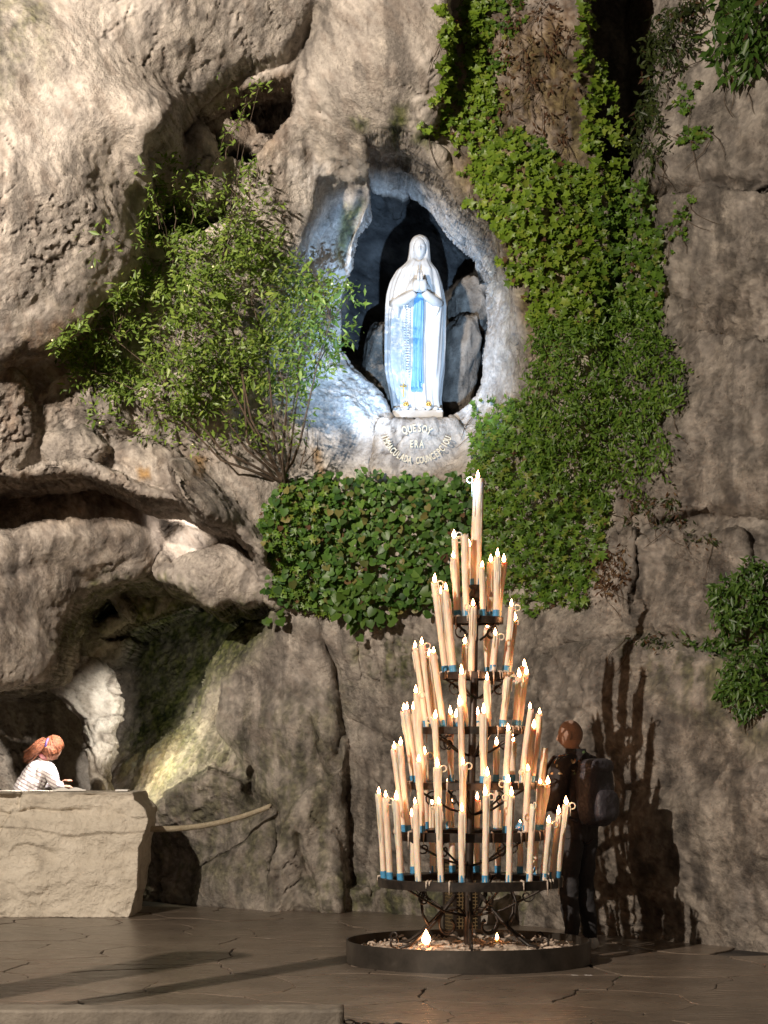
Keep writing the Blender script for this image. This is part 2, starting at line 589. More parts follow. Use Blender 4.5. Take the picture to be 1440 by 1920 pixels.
groove([(60, 330, 17.0), (90, 420, 17.1), (50, 520, 17.4), (0, 560, 17.6)], 0.05, 0.07)
groove([(345, 30, 17.6), (335, 110, 17.6), (300, 170, 17.6), (245, 190, 17.5)], 0.07, 0.07)
groove([(552, 120, 18.6), (575, 70, 18.7), (590, 0, 18.7)], 0.10, 0.05)
# --- small blocks between the great mass and the arch, left edge
add([(-300, 690), (0, 660), (30, 690), (60, 760), (70, 810), (55, 850), (30, 878), (-300, 890)], [(0, 700, 18.9), (40, 800, 19.2), (-150, 780, 18.6), (0, 860, 19.2)], 0.12, 0.05)
add([(20, 655), (70, 650), (150, 600), (170, 690), (100, 720), (70, 750)], [(60, 690, 19.5), (130, 650, 19.6), (90, 720, 19.5)], 0.1, 0.05)

# --- the arch: everything under it is opened up, the cave behind
arch = [(-700, 905, 19.2), (0, 893, 19.4), (60, 888, 19.5), (150, 890, 19.7), (230, 925, 19.9), (290, 942, 20.0), (340, 957, 20.0), (402, 988, 20.1), (440, 1006, 20.1), (472, 1052, 20.3), (500, 1118, 20.5), (545, 1152, 20.6), (606, 1166, 20.7),
        (600, 1300, 20.9), (610, 1500, 21.1), (600, 1720, 21.3), (600, 1900, 21.3), (-700, 1900, 21.3)]
carve(arch, 25.2, 0.22)
# rim of the arch
add([(-300, 905), (0, 880), (60, 868), (150, 862), (215, 885), (250, 900), (340, 940), (425, 990), (350, 968), (240, 928), (150, 893), (60, 890)], [(0, 885, 19.2), (100, 872, 19.35), (220, 905, 19.6), (380, 985, 19.85)], 0.05, 0.03)
# rough knobs above the rim
add([(55, 850), (90, 800), (140, 790), (200, 830), (180, 862), (100, 868)], [(120, 830, 19.5)], 0.2, 0.2)
add([(200, 840), (260, 810), (330, 840), (350, 930), (290, 940), (230, 900)], [(270, 870, 19.8)], 0.22, 0.2)
add([(320, 860), (420, 840), (500, 880), (520, 960), (490, 1050), (430, 985), (340, 935)], [(400, 900, 20.0), (460, 970, 20.1), (430, 940, 20.0)], 0.25, 0.2)
add([(230, 720), (330, 690), (430, 750), (430, 840), (330, 850), (240, 810)], [(320, 780, 19.9), (260, 770, 19.85), (390, 800, 20.0)], 0.25, 0.2)
add([(110, 740), (160, 690), (225, 710), (245, 800), (150, 800)], [(170, 750, 19.65)], 0.25, 0.2)

# --- inside the cave
add([(-400, 1235), (30, 1230), (120, 1250), (190, 1330), (190, 1800), (-400, 1800)], [(0, 1300, 24.2), (120, 1330, 24.4), (0, 1500, 24.0), (150, 1500, 24.2)], 0.4, 0.1)
add([(150, 1700), (235, 1690), (360, 1350), (420, 1230), (520, 1100), (300, 1060), (150, 1100), (170, 1300)], [(300, 1250, 25.0), (250, 1450, 24.6), (400, 1150, 24.8), (200, 1600, 24.4)], 0.3, 0.1)
# yellow-green bank
add([(505, 1150), (430, 1185), (392, 1235), (350, 1330), (292, 1392), (225, 1432), (205, 1480), (200, 1640), (240, 1720), (640, 1720), (640, 1150)],
    [(480, 1200, 22.2), (400, 1280, 22.4), (360, 1380, 22.3), (260, 1440, 23.3), (250, 1530, 22.6), (330, 1480, 21.9), (300, 1640, 21.9), (450, 1500, 21.4), (400, 1600, 21.5)], 0.35, 0.1)
# hanging mass under the arch
add([(-500, 900), (0, 880), (150, 880), (290, 950), (300, 1010), (284, 1060), (268, 1083), (215, 1085), (165, 1100), (138, 1125), (112, 1180), (96, 1225), (75, 1264), (20, 1272), (-100, 1290), (-500, 1300)],
    [(0, 930, 20.6), (0, 1050, 20.15), (120, 1000, 20.35), (0, 1200, 20.1), (80, 1200, 20.5), (230, 980, 20.75), (255, 1060, 20.9), (150, 1090, 20.8), (-200, 1100, 19.7)], 0.28, 0.08)
groove([(0, 1080, 20.2), (80, 1060, 20.3), (160, 1075, 20.5), (250, 1040, 20.8)], 0.07, 0.07)
groove([(20, 960, 20.4), (35, 1030, 20.3), (20, 1100, 20.2)], 0.05, 0.05)
groove([(100, 1010, 20.3), (180, 1015, 20.5), (250, 990, 20.8)], -0.05, 0.06)
add([(290, 985), (310, 968), (400, 1000), (440, 1015), (480, 1060), (498, 1095), (492, 1125), (455, 1140), (425, 1132), (395, 1148), (368, 1118), (330, 1090), (292, 1082), (282, 1065), (300, 1025)],
    [(340, 1060, 20.75), (400, 1050, 20.55), (460, 1100, 20.7), (330, 1010, 21.2), (400, 1010, 20.85), (420, 1125, 20.75)], 0.12, 0.05)
carve([(288, 1015, 20.9), (300, 965, 20.9), (372, 965, 20.8), (440, 1015, 20.6), (400, 1022, 20.7), (365, 1030, 20.8), (325, 1052, 20.9)], 21.25, 0.10)
# ledges of rock on the cave's back wall
add([(235, 1085), (290, 1078), (350, 1100), (360, 1130), (250, 1155), (200, 1190), (150, 1210), (110, 1225), (130, 1190), (220, 1140)], [(280, 1110, 22.8), (180, 1180, 22.6), (330, 1115, 22.9)], 0.12, 0.05)
add([(190, 1092), (204, 1084), (216, 1092), (252, 1140), (246, 1152), (230, 1150)], [(215, 1115, 22.2)], 0.06, 0.03)
add([(75, 1265), (110, 1225), (180, 1200), (240, 1200), (230, 1245), (160, 1250), (120, 1280)], [(130, 1240, 22.8), (200, 1220, 23.2), (90, 1260, 22.7)], 0.15, 0.05)
# right of the cave: the smooth rock and its folds
add([(512, 1142), (640, 1150), (660, 1720), (360, 1700), (372, 1640), (440, 1600), (480, 1560), (505, 1520), (470, 1480), (420, 1400), (396, 1362), (410, 1325), (410, 1282), (440, 1235), (488, 1182)],
    [(560, 1200, 20.75), (450, 1290, 21.15), (540, 1350, 20.75), (480, 1440, 21.05), (560, 1500, 20.7), (430, 1350, 21.2), (560, 1660, 20.9), (420, 1670, 21.3), (625, 1300, 20.8)], 0.22, 0.08)
add([(250, 1720), (265, 1600), (262, 1545), (300, 1480), (380, 1440), (450, 1460), (495, 1525), (440, 1580), (375, 1630), (330, 1650)],
    [(300, 1560, 21.7), (400, 1500, 21.3), (340, 1620, 21.8), (450, 1530, 21.3)], 0.2, 0.1)
add([(362, 1700), (372, 1640), (412, 1606), (462, 1574), (506, 1530), (508, 1600), (500, 1720)], [(420, 1640, 20.95), (480, 1600, 20.85), (460, 1680, 20.8), (390, 1680, 21.1)], 0.14, 0.05)
add([(622, 1330), (616, 1420), (590, 1470), (548, 1510), (520, 1560), (505, 1620), (490, 1720), (600, 1720), (610, 1600), (632, 1500), (645, 1400)],
    [(600, 1480, 20.55), (550, 1560, 20.5), (525, 1660, 20.5), (590, 1660, 20.65), (630, 1400, 20.7)], 0.14, 0.05)
groove([(468, 1440, 21.1), (466, 1480, 21.1), (484, 1515, 21.1)], 0.28, 0.035)
groove([(595, 1160, 20.8), (630, 1260, 20.8), (645, 1380, 20.8), (625, 1440, 20.8), (640, 1400, 20.8)], 0.18, 0.05)
groove([(585, 1340, 20.7), (600, 1400, 20.7), (618, 1445, 20.7)], 0.12, 0.05)
groove([(545, 1560, 20.5), (570, 1620, 20.6), (600, 1680, 20.8)], 0.10, 0.03)
groove([(660, 1350, 20.8), (720, 1380, 20.5), (780, 1420, 20.2)], 0.10, 0.06)
# fall of rock under the ivy, with ribs of old flowstone
for gx in (655, 690, 722, 760, 798, 838):
    groove([(gx, 1150, 20.5), (gx + 8, 1200, 20.5), (gx + 18, 1270, 20.4)], -0.07, 0.035)
add([(610, 1680), (640, 1662), (700, 1668), (705, 1720), (600, 1720)], [(650, 1690, 20.55)], 0.07, 0.04)
add([(690, 1690), (735, 1655), (800, 1670), (880, 1680), (1000, 1690), (1000, 1760), (690, 1740)], [(730, 1690, 20.35), (820, 1700, 19.8), (960, 1710, 19.0)], 0.07, 0.05)
add([(550, 1690), (560, 1665), (610, 1672), (612, 1720), (545, 1720)], [(580, 1690, 20.75)], 0.05, 0.03)

# --- build vertices, displace along the normals with several sizes of roughness
P = np.stack([X1, H, Z1], 1)
Hg = H.reshape(NZg, NXg)


ii = np.arange(NXg * NZg).reshape(NZg, NXg)
a_, b_, c_, d_ = ii[:-1, :-1].ravel(), ii[:-1, 1:].ravel(), ii[1:, 1:].ravel(), ii[1:, :-1].ravel()
# the shorter diagonal of every cell
dg = np.abs(H[a_] - H[c_]) < np.abs(H[b_] - H[d_])
T = np.concatenate([np.where(dg[:, None], np.stack([a_, b_, c_], 1), np.stack([a_, b_, d_], 1)),
                    np.where(dg[:, None], np.stack([a_, c_, d_], 1), np.stack([b_, c_, d_], 1))]).astype(np.int64)


def split_long(P, T, L):
    """split every edge longer than L at its middle; T holds only triangles near long edges"""
    n = len(P)
    E = np.concatenate([T[:, [0, 1]], T[:, [1, 2]], T[:, [2, 0]]])
    ln = ((P[E[:, 0]] - P[E[:, 1]]) ** 2).sum(1)
    m = ln > np.where(P[E[:, 0], 1] > 22.9, 2.2 * L, L) ** 2
    if not m.any(): return P, T, False
    key = np.minimum(E[:, 0], E[:, 1]) * n + np.maximum(E[:, 0], E[:, 1])
    u, inv = np.unique(key[m], return_inverse=True)
    vid = np.full(len(key), -1, dtype=np.int64)
    vid[m] = inv + n
    vid = vid.reshape(3, -1).T
    P = np.concatenate([P, 0.5 * (P[u // n] + P[u % n])])
    cnt = (vid >= 0).sum(1)
    out = [T[cnt == 0]]
    for r in range(3):
        A, B, Cc = T[:, r], T[:, (r + 1) % 3], T[:, (r + 2) % 3]
        ab, bc, ca = vid[:, r], vid[:, (r + 1) % 3], vid[:, (r + 2) % 3]
        q = (cnt == 1) & (ab >= 0)
        out += [np.stack([A[q], ab[q], Cc[q]], 1), np.stack([ab[q], B[q], Cc[q]], 1)]
        q = (cnt == 2) & (ca < 0)
        out += [np.stack([ab[q], B[q], bc[q]], 1), np.stack([A[q], ab[q], bc[q]], 1), np.stack([A[q], bc[q], Cc[q]], 1)]
    q = cnt == 3
    A, B, Cc, ab, bc, ca = T[q, 0], T[q, 1], T[q, 2], vid[q, 0], vid[q, 1], vid[q, 2]
    out += [np.stack([A, ab, ca], 1), np.stack([ab, B, bc], 1), np.stack([ca, bc, Cc], 1), np.stack([ab, bc, ca], 1)]
    return P, np.concatenate(out), True


def tri_max(P, T):
    return np.max([((P[T[:, r]] - P[T[:, (r + 1) % 3]]) ** 2).sum(1) for r in range(3)], axis=0)


P = P.astype(np.float32)
for it in range(8):
    lg = tri_max(P, T) > 0.08 ** 2
    keep, work = T[~lg], T[lg]
    P, work, more = split_long(P, work, 0.08)
    T = np.concatenate([keep, work])
    if not more: break
print("rock verts", len(P), "tris", len(T))


def vsum(idx, val, n):
    return np.stack([np.bincount(idx, val[:, k], n) for k in range(3)], 1)


def relax(P, T, lam):
    n = len(P)
    deg = np.bincount(T.ravel(), minlength=n) * 2.0
    S = np.zeros_like(P)
    for r in range(3):
        S += vsum(T[:, r], P[T[:, (r + 1) % 3]] + P[T[:, (r + 2) % 3]], n)
    return P + lam * (S / np.maximum(deg, 1)[:, None] - P)


def vnormals(P, T):
    fn = np.cross(P[T[:, 1]] - P[T[:, 0]], P[T[:, 2]] - P[T[:, 0]])
    N = np.zeros_like(P)
    for r in range(3):
        N += vsum(T[:, r], fn, len(P))
    return N / (np.linalg.norm(N, axis=1)[:, None] + 1e-12)


for it in range(2):
    P = relax(P, T, 0.5)
# niche and crevice widen behind their rims
nic = poly_sd(P[:, 0], P[:, 2], to_world([(640, 330, 20.7), (800, 350, 20.7), (930, 520, 20.7), (940, 700, 20.7), (850, 796, 20.7), (735, 800, 20.7), (640, 650, 20.7)]))
q = (nic > 0) & (P[:, 1] > 20.95)
cn = at(790, 590, 21.5)
g = np.clip((P[q, 1] - 20.95) / 0.5, 0, 1)
P[q, 0] = cn.x + (P[q, 0] - cn.x) * (1 + 0.75 * g)
up = P[q, 2] > cn.z
P[q, 2] = cn.z + (P[q, 2] - cn.z) * np.where(up, 1 + 0.5 * g, 1)
Nn = vnormals(P, T)
Nn = relax(Nn, T, 0.7)
big = fbm(P * np.array([0.9, 0.9, 0.9]), 3)
# strata run down to the left on the great mass and steeply elsewhere
sx = P @ np.array([0.80, 0.25, 0.55])
sy = P @ np.array([-0.55, 0.2, 0.80])
sz = P[:, 1]
strat = fbm(np.stack([sx * 2.2, sy * 0.8, sz * 0.9], 1), 4, 0.55, True)
mid = fbm(np.stack([sx * 5.5, sy * 2.6, sz * 3.5], 1) + 3, 3, 0.5)
fine = fbm(P * 12.0 + 5, 4, 0.6)
brush = fbm(np.stack([sx * 24, sy * 7, sz * 10], 1) + 8, 3, 0.6)
wrp = np.stack([sx * 1.25, sy * 0.55, sz * 0.8], 1) + 0.35 * np.stack([fine, mid, fine], 1)
crease = np.clip(1 - np.abs(perlin(wrp + 31)) * 5.0, 0, 1) ** 2 * sstep(-0.2, 0.3, perlin(P * 0.7 + 44))
crack = np.clip(1 - np.abs(perlin(P * 2.2 + 70) + 0.22 * fbm(P * 7, 2)) / 0.030, 0, 1) * sstep(0.05, 0.4, perlin(P * 0.8 + 30))
ter = 3.2 * (fbm(np.stack([sx * 1.5, sy * 1.1, sz * 1.4], 1) + 60, 3, 0.45))
ter = np.floor(ter) + sstep(0.42, 0.58, ter - np.floor(ter)) - ter
blocky = sstep(-0.3, 0.5, perlin(P * 0.55 + 12)) * 0.6 + 0.4
_dy = P[:, 1] * math.cos(PITCH) + (P[:, 2] - CAM_H) * math.sin(PITCH)
pu0 = 720 + FPX * P[:, 0] / _dy
pv0 = 960 - FPX * (-P[:, 1] * math.sin(PITCH) + (P[:, 2] - CAM_H) * math.cos(PITCH)) / _dy
even = np.zeros(len(P))
for pl in ([(-400, -300), (820, -300), (800, 230), (560, 130), (370, 210), (270, 340), (255, 540), (20, 650), (-400, 700)], [(-400, 900), (290, 950), (500, 1130), (400, 1150), (140, 1120), (75, 1265), (-400, 1290)], [(560, 600), (740, 700), (740, 900), (560, 900)], [(410, 1160), (640, 1160), (640, 1700), (400, 1700), (400, 1380)]):
    even = np.maximum(even, np.clip(poly_sd(pu0, pv0, pl) / 60 + 0.5, 0, 1))
ev = 1 - 0.62 * even
crease, ter, mid, strat, fine = crease * (1 - 0.45 * even), ter * ev, mid * (1 - 0.3 * even), strat * (1 - 0.3 * even), fine * (1 - 0.35 * even)
disp = 0.055 * big + 0.016 * strat + 0.014 * mid + 0.012 * fine + 0.006 * brush - 0.035 * crack - 0.040 * crease - 0.024 * ter * blocky
P2 = (P + Nn * disp[:, None]).astype(np.float32)
rock_me = np_mesh("rock_face", P2, T)

# --- growth, stains and painted light and shade on the stone (fixed patches on the surface)
cp, sp_ = math.cos(PITCH), math.sin(PITCH)
dyv = P2[:, 1] * cp + (P2[:, 2] - CAM_H) * sp_
PU = 720 + FPX * P2[:, 0] / dyv
PV = 960 - FPX * (-P2[:, 1] * sp_ + (P2[:, 2] - CAM_H) * cp) / dyv
nA = fbm(P2 * 2.3 + 90, 4)
nB = 0.55 * fbm(P2 * 6.5 + 50, 4, 0.65) + 0.75 * fbm(P2 * np.array([9.0, 7.0, 1.5]) + 75, 4, 0.6)


def patch(poly, soft=40, amount=1.0, noisy=0.6):
    am = 26 if soft > 25 else 7
    d = poly_sd(PU + am * nA, PV + am * nB, poly) / soft
    return np.clip(amount * np.clip(d + 0.5, 0, 1) * (1 - noisy + noisy * sstep(-0.5, 0.5, nB + 0.4 * nA)), 0, 1)


def paint(patches):
    a = np.zeros(len(P2), dtype=np.float32)
    for p in patches:
        a = np.maximum(a, patch(*p))
    return a


a_moss = paint([
    ([(230, 1130), (520, 1140), (470, 1230), (400, 1270), (350, 1380), (250, 1450), (235, 1490), (260, 1300)], 40, 1.0, 0.35),
    ([(200, 1380), (350, 1360), (400, 1430), (300, 1500), (240, 1500)], 30, 0.55, 0.6),
    ([(400, 1240), (470, 1180), (520, 1180), (420, 1280)], 30, 0.9, 0.5),
    ([(180, 1080), (360, 1090), (360, 1140), (110, 1230)], 30, 0.75, 0.6),
    ([(640, 1220), (880, 1220), (880, 1290), (640, 1290)], 40, 0.7, 0.9),
    ([(650, 380), (690, 370), (668, 440), (640, 500), (630, 480)], 14, 0.85, 0.4),
    ([(650, 220), (690, 225), (680, 250), (660, 245)], 14, 1.0, 0.3),
    ([(735, 200), (765, 195), (760, 230), (740, 280), (730, 250)], 14, 1.0, 0.3),
    ([(780, 245), (820, 250), (800, 275), (775, 265)], 14, 1.0, 0.3),
    ([(880, 60), (1110, 60), (1140, 420), (1120, 900), (990, 900), (960, 640), (880, 430), (840, 280)], 60, 0.35, 0.8),
    ([(400, 1380), (640, 1300), (640, 1690), (270, 1690), (270, 1500)], 80, 0.34, 0.9),
    ([(1180, 1230), (1440, 1180), (1440, 1400), (1330, 1350)], 80, 0.5, 0.95),
    ([(600, 1640), (1000, 1660), (1000, 1760), (600, 1720)], 30, 0.55, 0.95),
    ([(0, 0), (90, 0), (80, 120), (0, 200)], 80, 0.5, 0.8),
])
a_brown = paint([
    ([(-200, 885), (150, 885), (300, 938), (260, 985), (130, 990), (-200, 965)], 24, 0.7, 0.4),  # warm brown painted into the shadow band under the arch rim
    ([(850, 30), (1120, 0), (1130, 330), (1100, 600), (985, 840), (975, 600), (900, 430), (840, 300)], 60, 0.95, 0.45),
    ([(0, 640), (190, 560), (230, 620), (130, 760), (70, 820), (0, 860)], 50, 0.75, 0.6),
    ([(370, 180), (550, 130), (550, 260), (490, 320), (440, 250)], 25, 0.6, 0.5),
    ([(200, 820), (420, 860), (380, 960), (240, 900)], 60, 0.5, 0.9),
    ([(-100, 890), (290, 930), (300, 1060), (200, 1090), (80, 1270), (-100, 1290)], 90, 0.35, 0.8),
    ([(1010, 1380), (1440, 1340), (1440, 1800), (1000, 1800)], 120, 0.42, 0.8),
    ([(1120, 930), (1440, 900), (1440, 1030), (1300, 1000), (1150, 1010)], 40, 0.55, 0.9),
    ([(1280, 560), (1440, 520), (1440, 640), (1300, 660)], 60, 0.5, 0.95),
    ([(150, 1240), (190, 1220), (175, 1300), (150, 1290)], 16, 0.9, 0.4),
])
a_dark = paint([  # stains, plus dimmer light painted over the right and lower cliff
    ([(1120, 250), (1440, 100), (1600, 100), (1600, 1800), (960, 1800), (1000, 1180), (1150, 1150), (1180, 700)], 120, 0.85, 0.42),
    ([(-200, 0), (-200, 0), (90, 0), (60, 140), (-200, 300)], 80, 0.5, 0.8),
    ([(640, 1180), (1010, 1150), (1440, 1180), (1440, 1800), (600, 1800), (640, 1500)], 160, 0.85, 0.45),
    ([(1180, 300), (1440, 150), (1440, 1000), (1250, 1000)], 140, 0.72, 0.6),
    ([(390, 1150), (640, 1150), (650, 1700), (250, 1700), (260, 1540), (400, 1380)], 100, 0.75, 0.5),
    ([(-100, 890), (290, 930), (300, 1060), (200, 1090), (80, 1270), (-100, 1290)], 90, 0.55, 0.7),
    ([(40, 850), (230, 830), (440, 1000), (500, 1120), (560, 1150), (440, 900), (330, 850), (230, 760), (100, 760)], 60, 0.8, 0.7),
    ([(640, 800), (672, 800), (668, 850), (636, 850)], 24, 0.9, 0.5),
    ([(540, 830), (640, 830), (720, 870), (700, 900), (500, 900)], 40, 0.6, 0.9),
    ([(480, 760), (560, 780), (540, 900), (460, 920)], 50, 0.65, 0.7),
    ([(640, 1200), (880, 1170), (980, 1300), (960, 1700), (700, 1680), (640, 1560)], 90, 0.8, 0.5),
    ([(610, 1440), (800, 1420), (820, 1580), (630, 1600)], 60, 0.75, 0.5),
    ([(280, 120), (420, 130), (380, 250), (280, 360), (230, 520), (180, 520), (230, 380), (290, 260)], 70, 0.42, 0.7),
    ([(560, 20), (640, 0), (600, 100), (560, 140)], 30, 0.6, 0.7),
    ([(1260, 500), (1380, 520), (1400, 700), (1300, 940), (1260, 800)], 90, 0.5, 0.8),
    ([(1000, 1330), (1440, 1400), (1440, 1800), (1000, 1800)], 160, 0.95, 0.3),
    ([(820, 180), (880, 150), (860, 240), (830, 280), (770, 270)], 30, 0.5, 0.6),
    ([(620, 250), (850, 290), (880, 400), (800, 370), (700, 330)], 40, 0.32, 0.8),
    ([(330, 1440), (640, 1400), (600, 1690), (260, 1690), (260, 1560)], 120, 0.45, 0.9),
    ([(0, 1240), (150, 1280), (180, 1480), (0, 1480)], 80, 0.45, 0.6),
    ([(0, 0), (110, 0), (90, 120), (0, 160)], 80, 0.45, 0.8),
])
a_orange = paint([
    ([(585, 840), (602, 838), (612, 890), (595, 895)], 10, 0.8, 0.5),
    ([(255, 880), (275, 875), (280, 900), (260, 900)], 10, 0.9, 0.3),
    ([(360, 860), (390, 860), (380, 895), (360, 890)], 14, 0.6, 0.6),
    ([(215, 1430), (330, 1380), (300, 1470), (215, 1490)], 40, 0.55, 0.6),
])



def cramp(x, stops):
    xs = [q[0] for q in stops]
    return np.stack([np.interp(x, xs, [q[1][k] for q in stops]) for k in range(3)], 1)


def cmix(f, a, b):
    f = np.broadcast_to(np.asarray(f, dtype=np.float32), (len(a),))[:, None]
    return a * (1 - f) + np.asarray(b) * f


m1 = fbm(P2 * 0.9 + 200, 4)
m2 = fbm(P2 * 4.2 + 210, 5, 0.62)
m4 = fbm(P2 * np.array([5.0, 4.0, 0.75]) + 220, 4, 0.6)
m5 = fbm(np.stack([sx * 7, sy * 2.2, sz * 3], 1) + 230, 4, 0.6)
m3 = fbm(P2 * 21 + 240, 2, 0.6)
C = cramp(m1, [(-0.7, (0.35, 0.32, 0.285)), (0, (0.44, 0.395, 0.35)), (0.7, (0.53, 0.47, 0.405))])
C = cmix(0.38, C, cramp(m2, [(-0.8, (0.20, 0.175, 0.155)), (-0.2, (0.40, 0.36, 0.32)), (0.35, (0.52, 0.465, 0.405)), (0.9, (0.70, 0.635, 0.56))]))
C *= (1 + 0.20 * brush)[:, None]
C = cmix(0.60 * sstep(0.15, 0.45, m4), C, (0.135, 0.122, 0.11))
C = cmix(0.34 * sstep(0.2, 0.6, m5), C, (0.22, 0.165, 0.125))
C = cmix(0.40 * sstep(0.3, 0.75, -m5), C, (0.64, 0.565, 0.475))
C = cmix(0.55 * crease ** 2, C, (0.14, 0.115, 0.095))  # colour darkened along the carved creases
C = cmix(0.85 * crack, C, (0.07, 0.057, 0.047))
C = cmix(a_brown, C, cramp(m2 + 0.5 * m3, [(-0.8, (0.055, 0.03, 0.016)), (0.1, (0.15, 0.085, 0.045)), (0.9, (0.26, 0.175, 0.10))]))
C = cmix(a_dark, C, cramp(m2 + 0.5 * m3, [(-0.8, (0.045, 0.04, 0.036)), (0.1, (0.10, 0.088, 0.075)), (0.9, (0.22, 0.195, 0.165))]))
deep = sstep(21.0, 21.4, P2[:, 1]) * (patch([(660, 320), (830, 380), (930, 500), (950, 700), (860, 800), (725, 800), (640, 650), (630, 540)], 30, 1, 0.0))  # niche back darkened in the colour, standing in for its shade
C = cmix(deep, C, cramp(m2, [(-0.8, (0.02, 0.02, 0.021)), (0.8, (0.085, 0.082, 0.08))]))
a_pale = paint([([(560, 340), (700, 320), (880, 390), (960, 520), (985, 680), (960, 800), (870, 900), (560, 900), (545, 700), (550, 480)], 50, 0.75, 0.5)]) * (1 - sstep(20.9, 21.3, P2[:, 1])) * (1 - 0.8 * a_dark) * (1 - a_moss) * (1 - patch([(695, 780), (865, 780), (885, 910), (690, 910)], 16, 1.0, 0.0))  # niche rim paled in the colour, in place of stronger lamp light
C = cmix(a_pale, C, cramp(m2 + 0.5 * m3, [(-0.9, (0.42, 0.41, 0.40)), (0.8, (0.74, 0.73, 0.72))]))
C = cmix(a_orange, C, (0.42, 0.25, 0.09))
C = cmix(a_moss, C, cramp(m3 + 0.6 * m2, [(-0.8, (0.018, 0.026, 0.008)), (0.0, (0.075, 0.092, 0.024)), (0.9, (0.20, 0.21, 0.07))]))
C *= (1 + 0.16 * m3)[:, None]
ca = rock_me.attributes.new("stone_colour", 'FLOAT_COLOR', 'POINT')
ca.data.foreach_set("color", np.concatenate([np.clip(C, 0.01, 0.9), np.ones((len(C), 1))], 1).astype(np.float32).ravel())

mat_rock = material("rock", rough=0.85)
t = NT(mat_rock)
co = t.coords()
n3 = t.noise(co, 34, 5, 0.72)
nl = t.noise(co, 1.7, 3, 0.6, 0.6)
gr = t.ramp(nl, [(0.36, (0.3,) * 3), (0.62, (1.0,) * 3)])
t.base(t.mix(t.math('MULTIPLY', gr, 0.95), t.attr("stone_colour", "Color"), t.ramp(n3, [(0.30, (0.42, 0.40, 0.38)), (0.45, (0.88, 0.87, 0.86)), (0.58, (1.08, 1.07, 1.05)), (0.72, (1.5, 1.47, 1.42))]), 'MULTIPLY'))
t.nrm(t.bump(t.math('MULTIPLY', n3, gr), 0.95, 0.04))
t.b.inputs["Specular IOR Level"].default_value = 0.25
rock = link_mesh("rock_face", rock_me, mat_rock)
tag(rock, "pale limestone cliff with niche, arch and cave", None, None, "structure")
bpy.context.view_layer.update()
bvh = BVHTree.FromObject(rock, bpy.context.evaluated_depsgraph_get())
CAMV = Vector((0, 0, CAM_H))


def hit(px, py):
    """point and normal on the cliff seen at (px, py)"""
    d = Vector(ray(px, py)).normalized()
    p, n, i, ds = bvh.ray_cast(CAMV, d)
    if p is None: return None, None
    if n.dot(d) > 0: n = -n
    return p, n


# --- the pale pillar that stands free in the cave
rows = [(1232, 128, 180), (1240, 112, 192), (1250, 92, 205), (1262, 78, 214), (1285, 88, 222), (1312, 118, 233), (1345, 148, 229), (1368, 156, 214), (1398, 160, 219), (1436, 168, 208), (1500, 174, 214), (1740, 170, 218)]
pz = np.linspace(1232, 1740, 150)
pL = np.interp(pz, [q[0] for q in rows], [q[1] for q in rows])
pR = np.interp(pz, [q[0] for q in rows], [q[2] for q in rows])
npl = 90
V = []
for py, l, r0 in zip(pz, pL, pR):
    c0 = at((l + r0) / 2, py, 22.45)
    hw_ = (r0 - l) / 2 / FPX * 22.3
    for k in range(npl):
        an = 2 * math.pi * k / npl
        cs, sn = math.cos(an), math.sin(an)
        e_ = (abs(cs) ** 2.6 + abs(sn) ** 2.6) ** (-1 / 2.6)
        V.append((c0.x + hw_ * cs * e_, 22.45 + 0.24 * sn * e_, c0.z))
V = np.array(V, dtype=np.float32)
cz = np.repeat(np.array([V[i * npl:(i + 1) * npl].mean(0) for i in range(150)]), npl, 0)
dn = V - cz
dn[:, 2] = 0
dn /= np.linalg.norm(dn, axis=1)[:, None] + 1e-6
ck = np.clip(1 - np.abs(perlin(V * np.array([1.5, 1.5, 4]) + 3)) * 9, 0, 1)
tp_ = 3 * fbm(V * np.array([3, 3, 4.5]) + 21, 2)
tp_ = np.floor(tp_) + sstep(0.4, 0.6, tp_ - np.floor(tp_)) - tp_
V += dn * (0.035 * fbm(V * 4, 4) + 0.012 * fbm(V * 15, 3) - 0.04 * ck - 0.03 * tp_)[:, None]
ix = np.arange(150 * npl).reshape(150, npl)
Fq = np.stack([ix[:-1].ravel(), ix[1:].ravel(), np.roll(ix, -1, 1)[1:].ravel(), np.roll(ix, -1, 1)[:-1].ravel()], 1)
pil_me = np_mesh("rock_pillar", V, Fq)
pc = cramp(fbm(V * 5 + 9, 4) + 0.4 * fbm(V * 18, 2), [(-0.9, (0.24, 0.21, 0.17)), (0, (0.48, 0.44, 0.38)), (0.9, (0.62, 0.58, 0.51))])
pc = cmix(0.8 * ck ** 2, pc, (0.10, 0.08, 0.06))
ca = pil_me.attributes.new("stone_colour", 'FLOAT_COLOR', 'POINT')
ca.data.foreach_set("color", np.concatenate([pc, np.ones((len(pc), 1))], 1).astype(np.float32).ravel())
tag(link_mesh("rock_pillar", pil_me, mat_rock), kind="structure")

# ------------------------------------------------------------------ the floor of flagstones
def noisy_mat(name, stops, scale=6, rough=0.6, bump=0.4, bdist=0.01, fine=40, metal=0.0, spec=0.5, which="Object"):
    m = material(name, rough=rough, metal=metal)
    t = NT(m)
    co = t.coords(which)
    n = t.noise(co, scale, 6, 0.65, 0.3)
    t.base(t.ramp(n, stops))
    if bump: t.nrm(t.bump(t.noise(co, fine, 4, 0.65), bump, bdist))
    t.b.inputs["Specular IOR Level"].default_value = spec
    return m


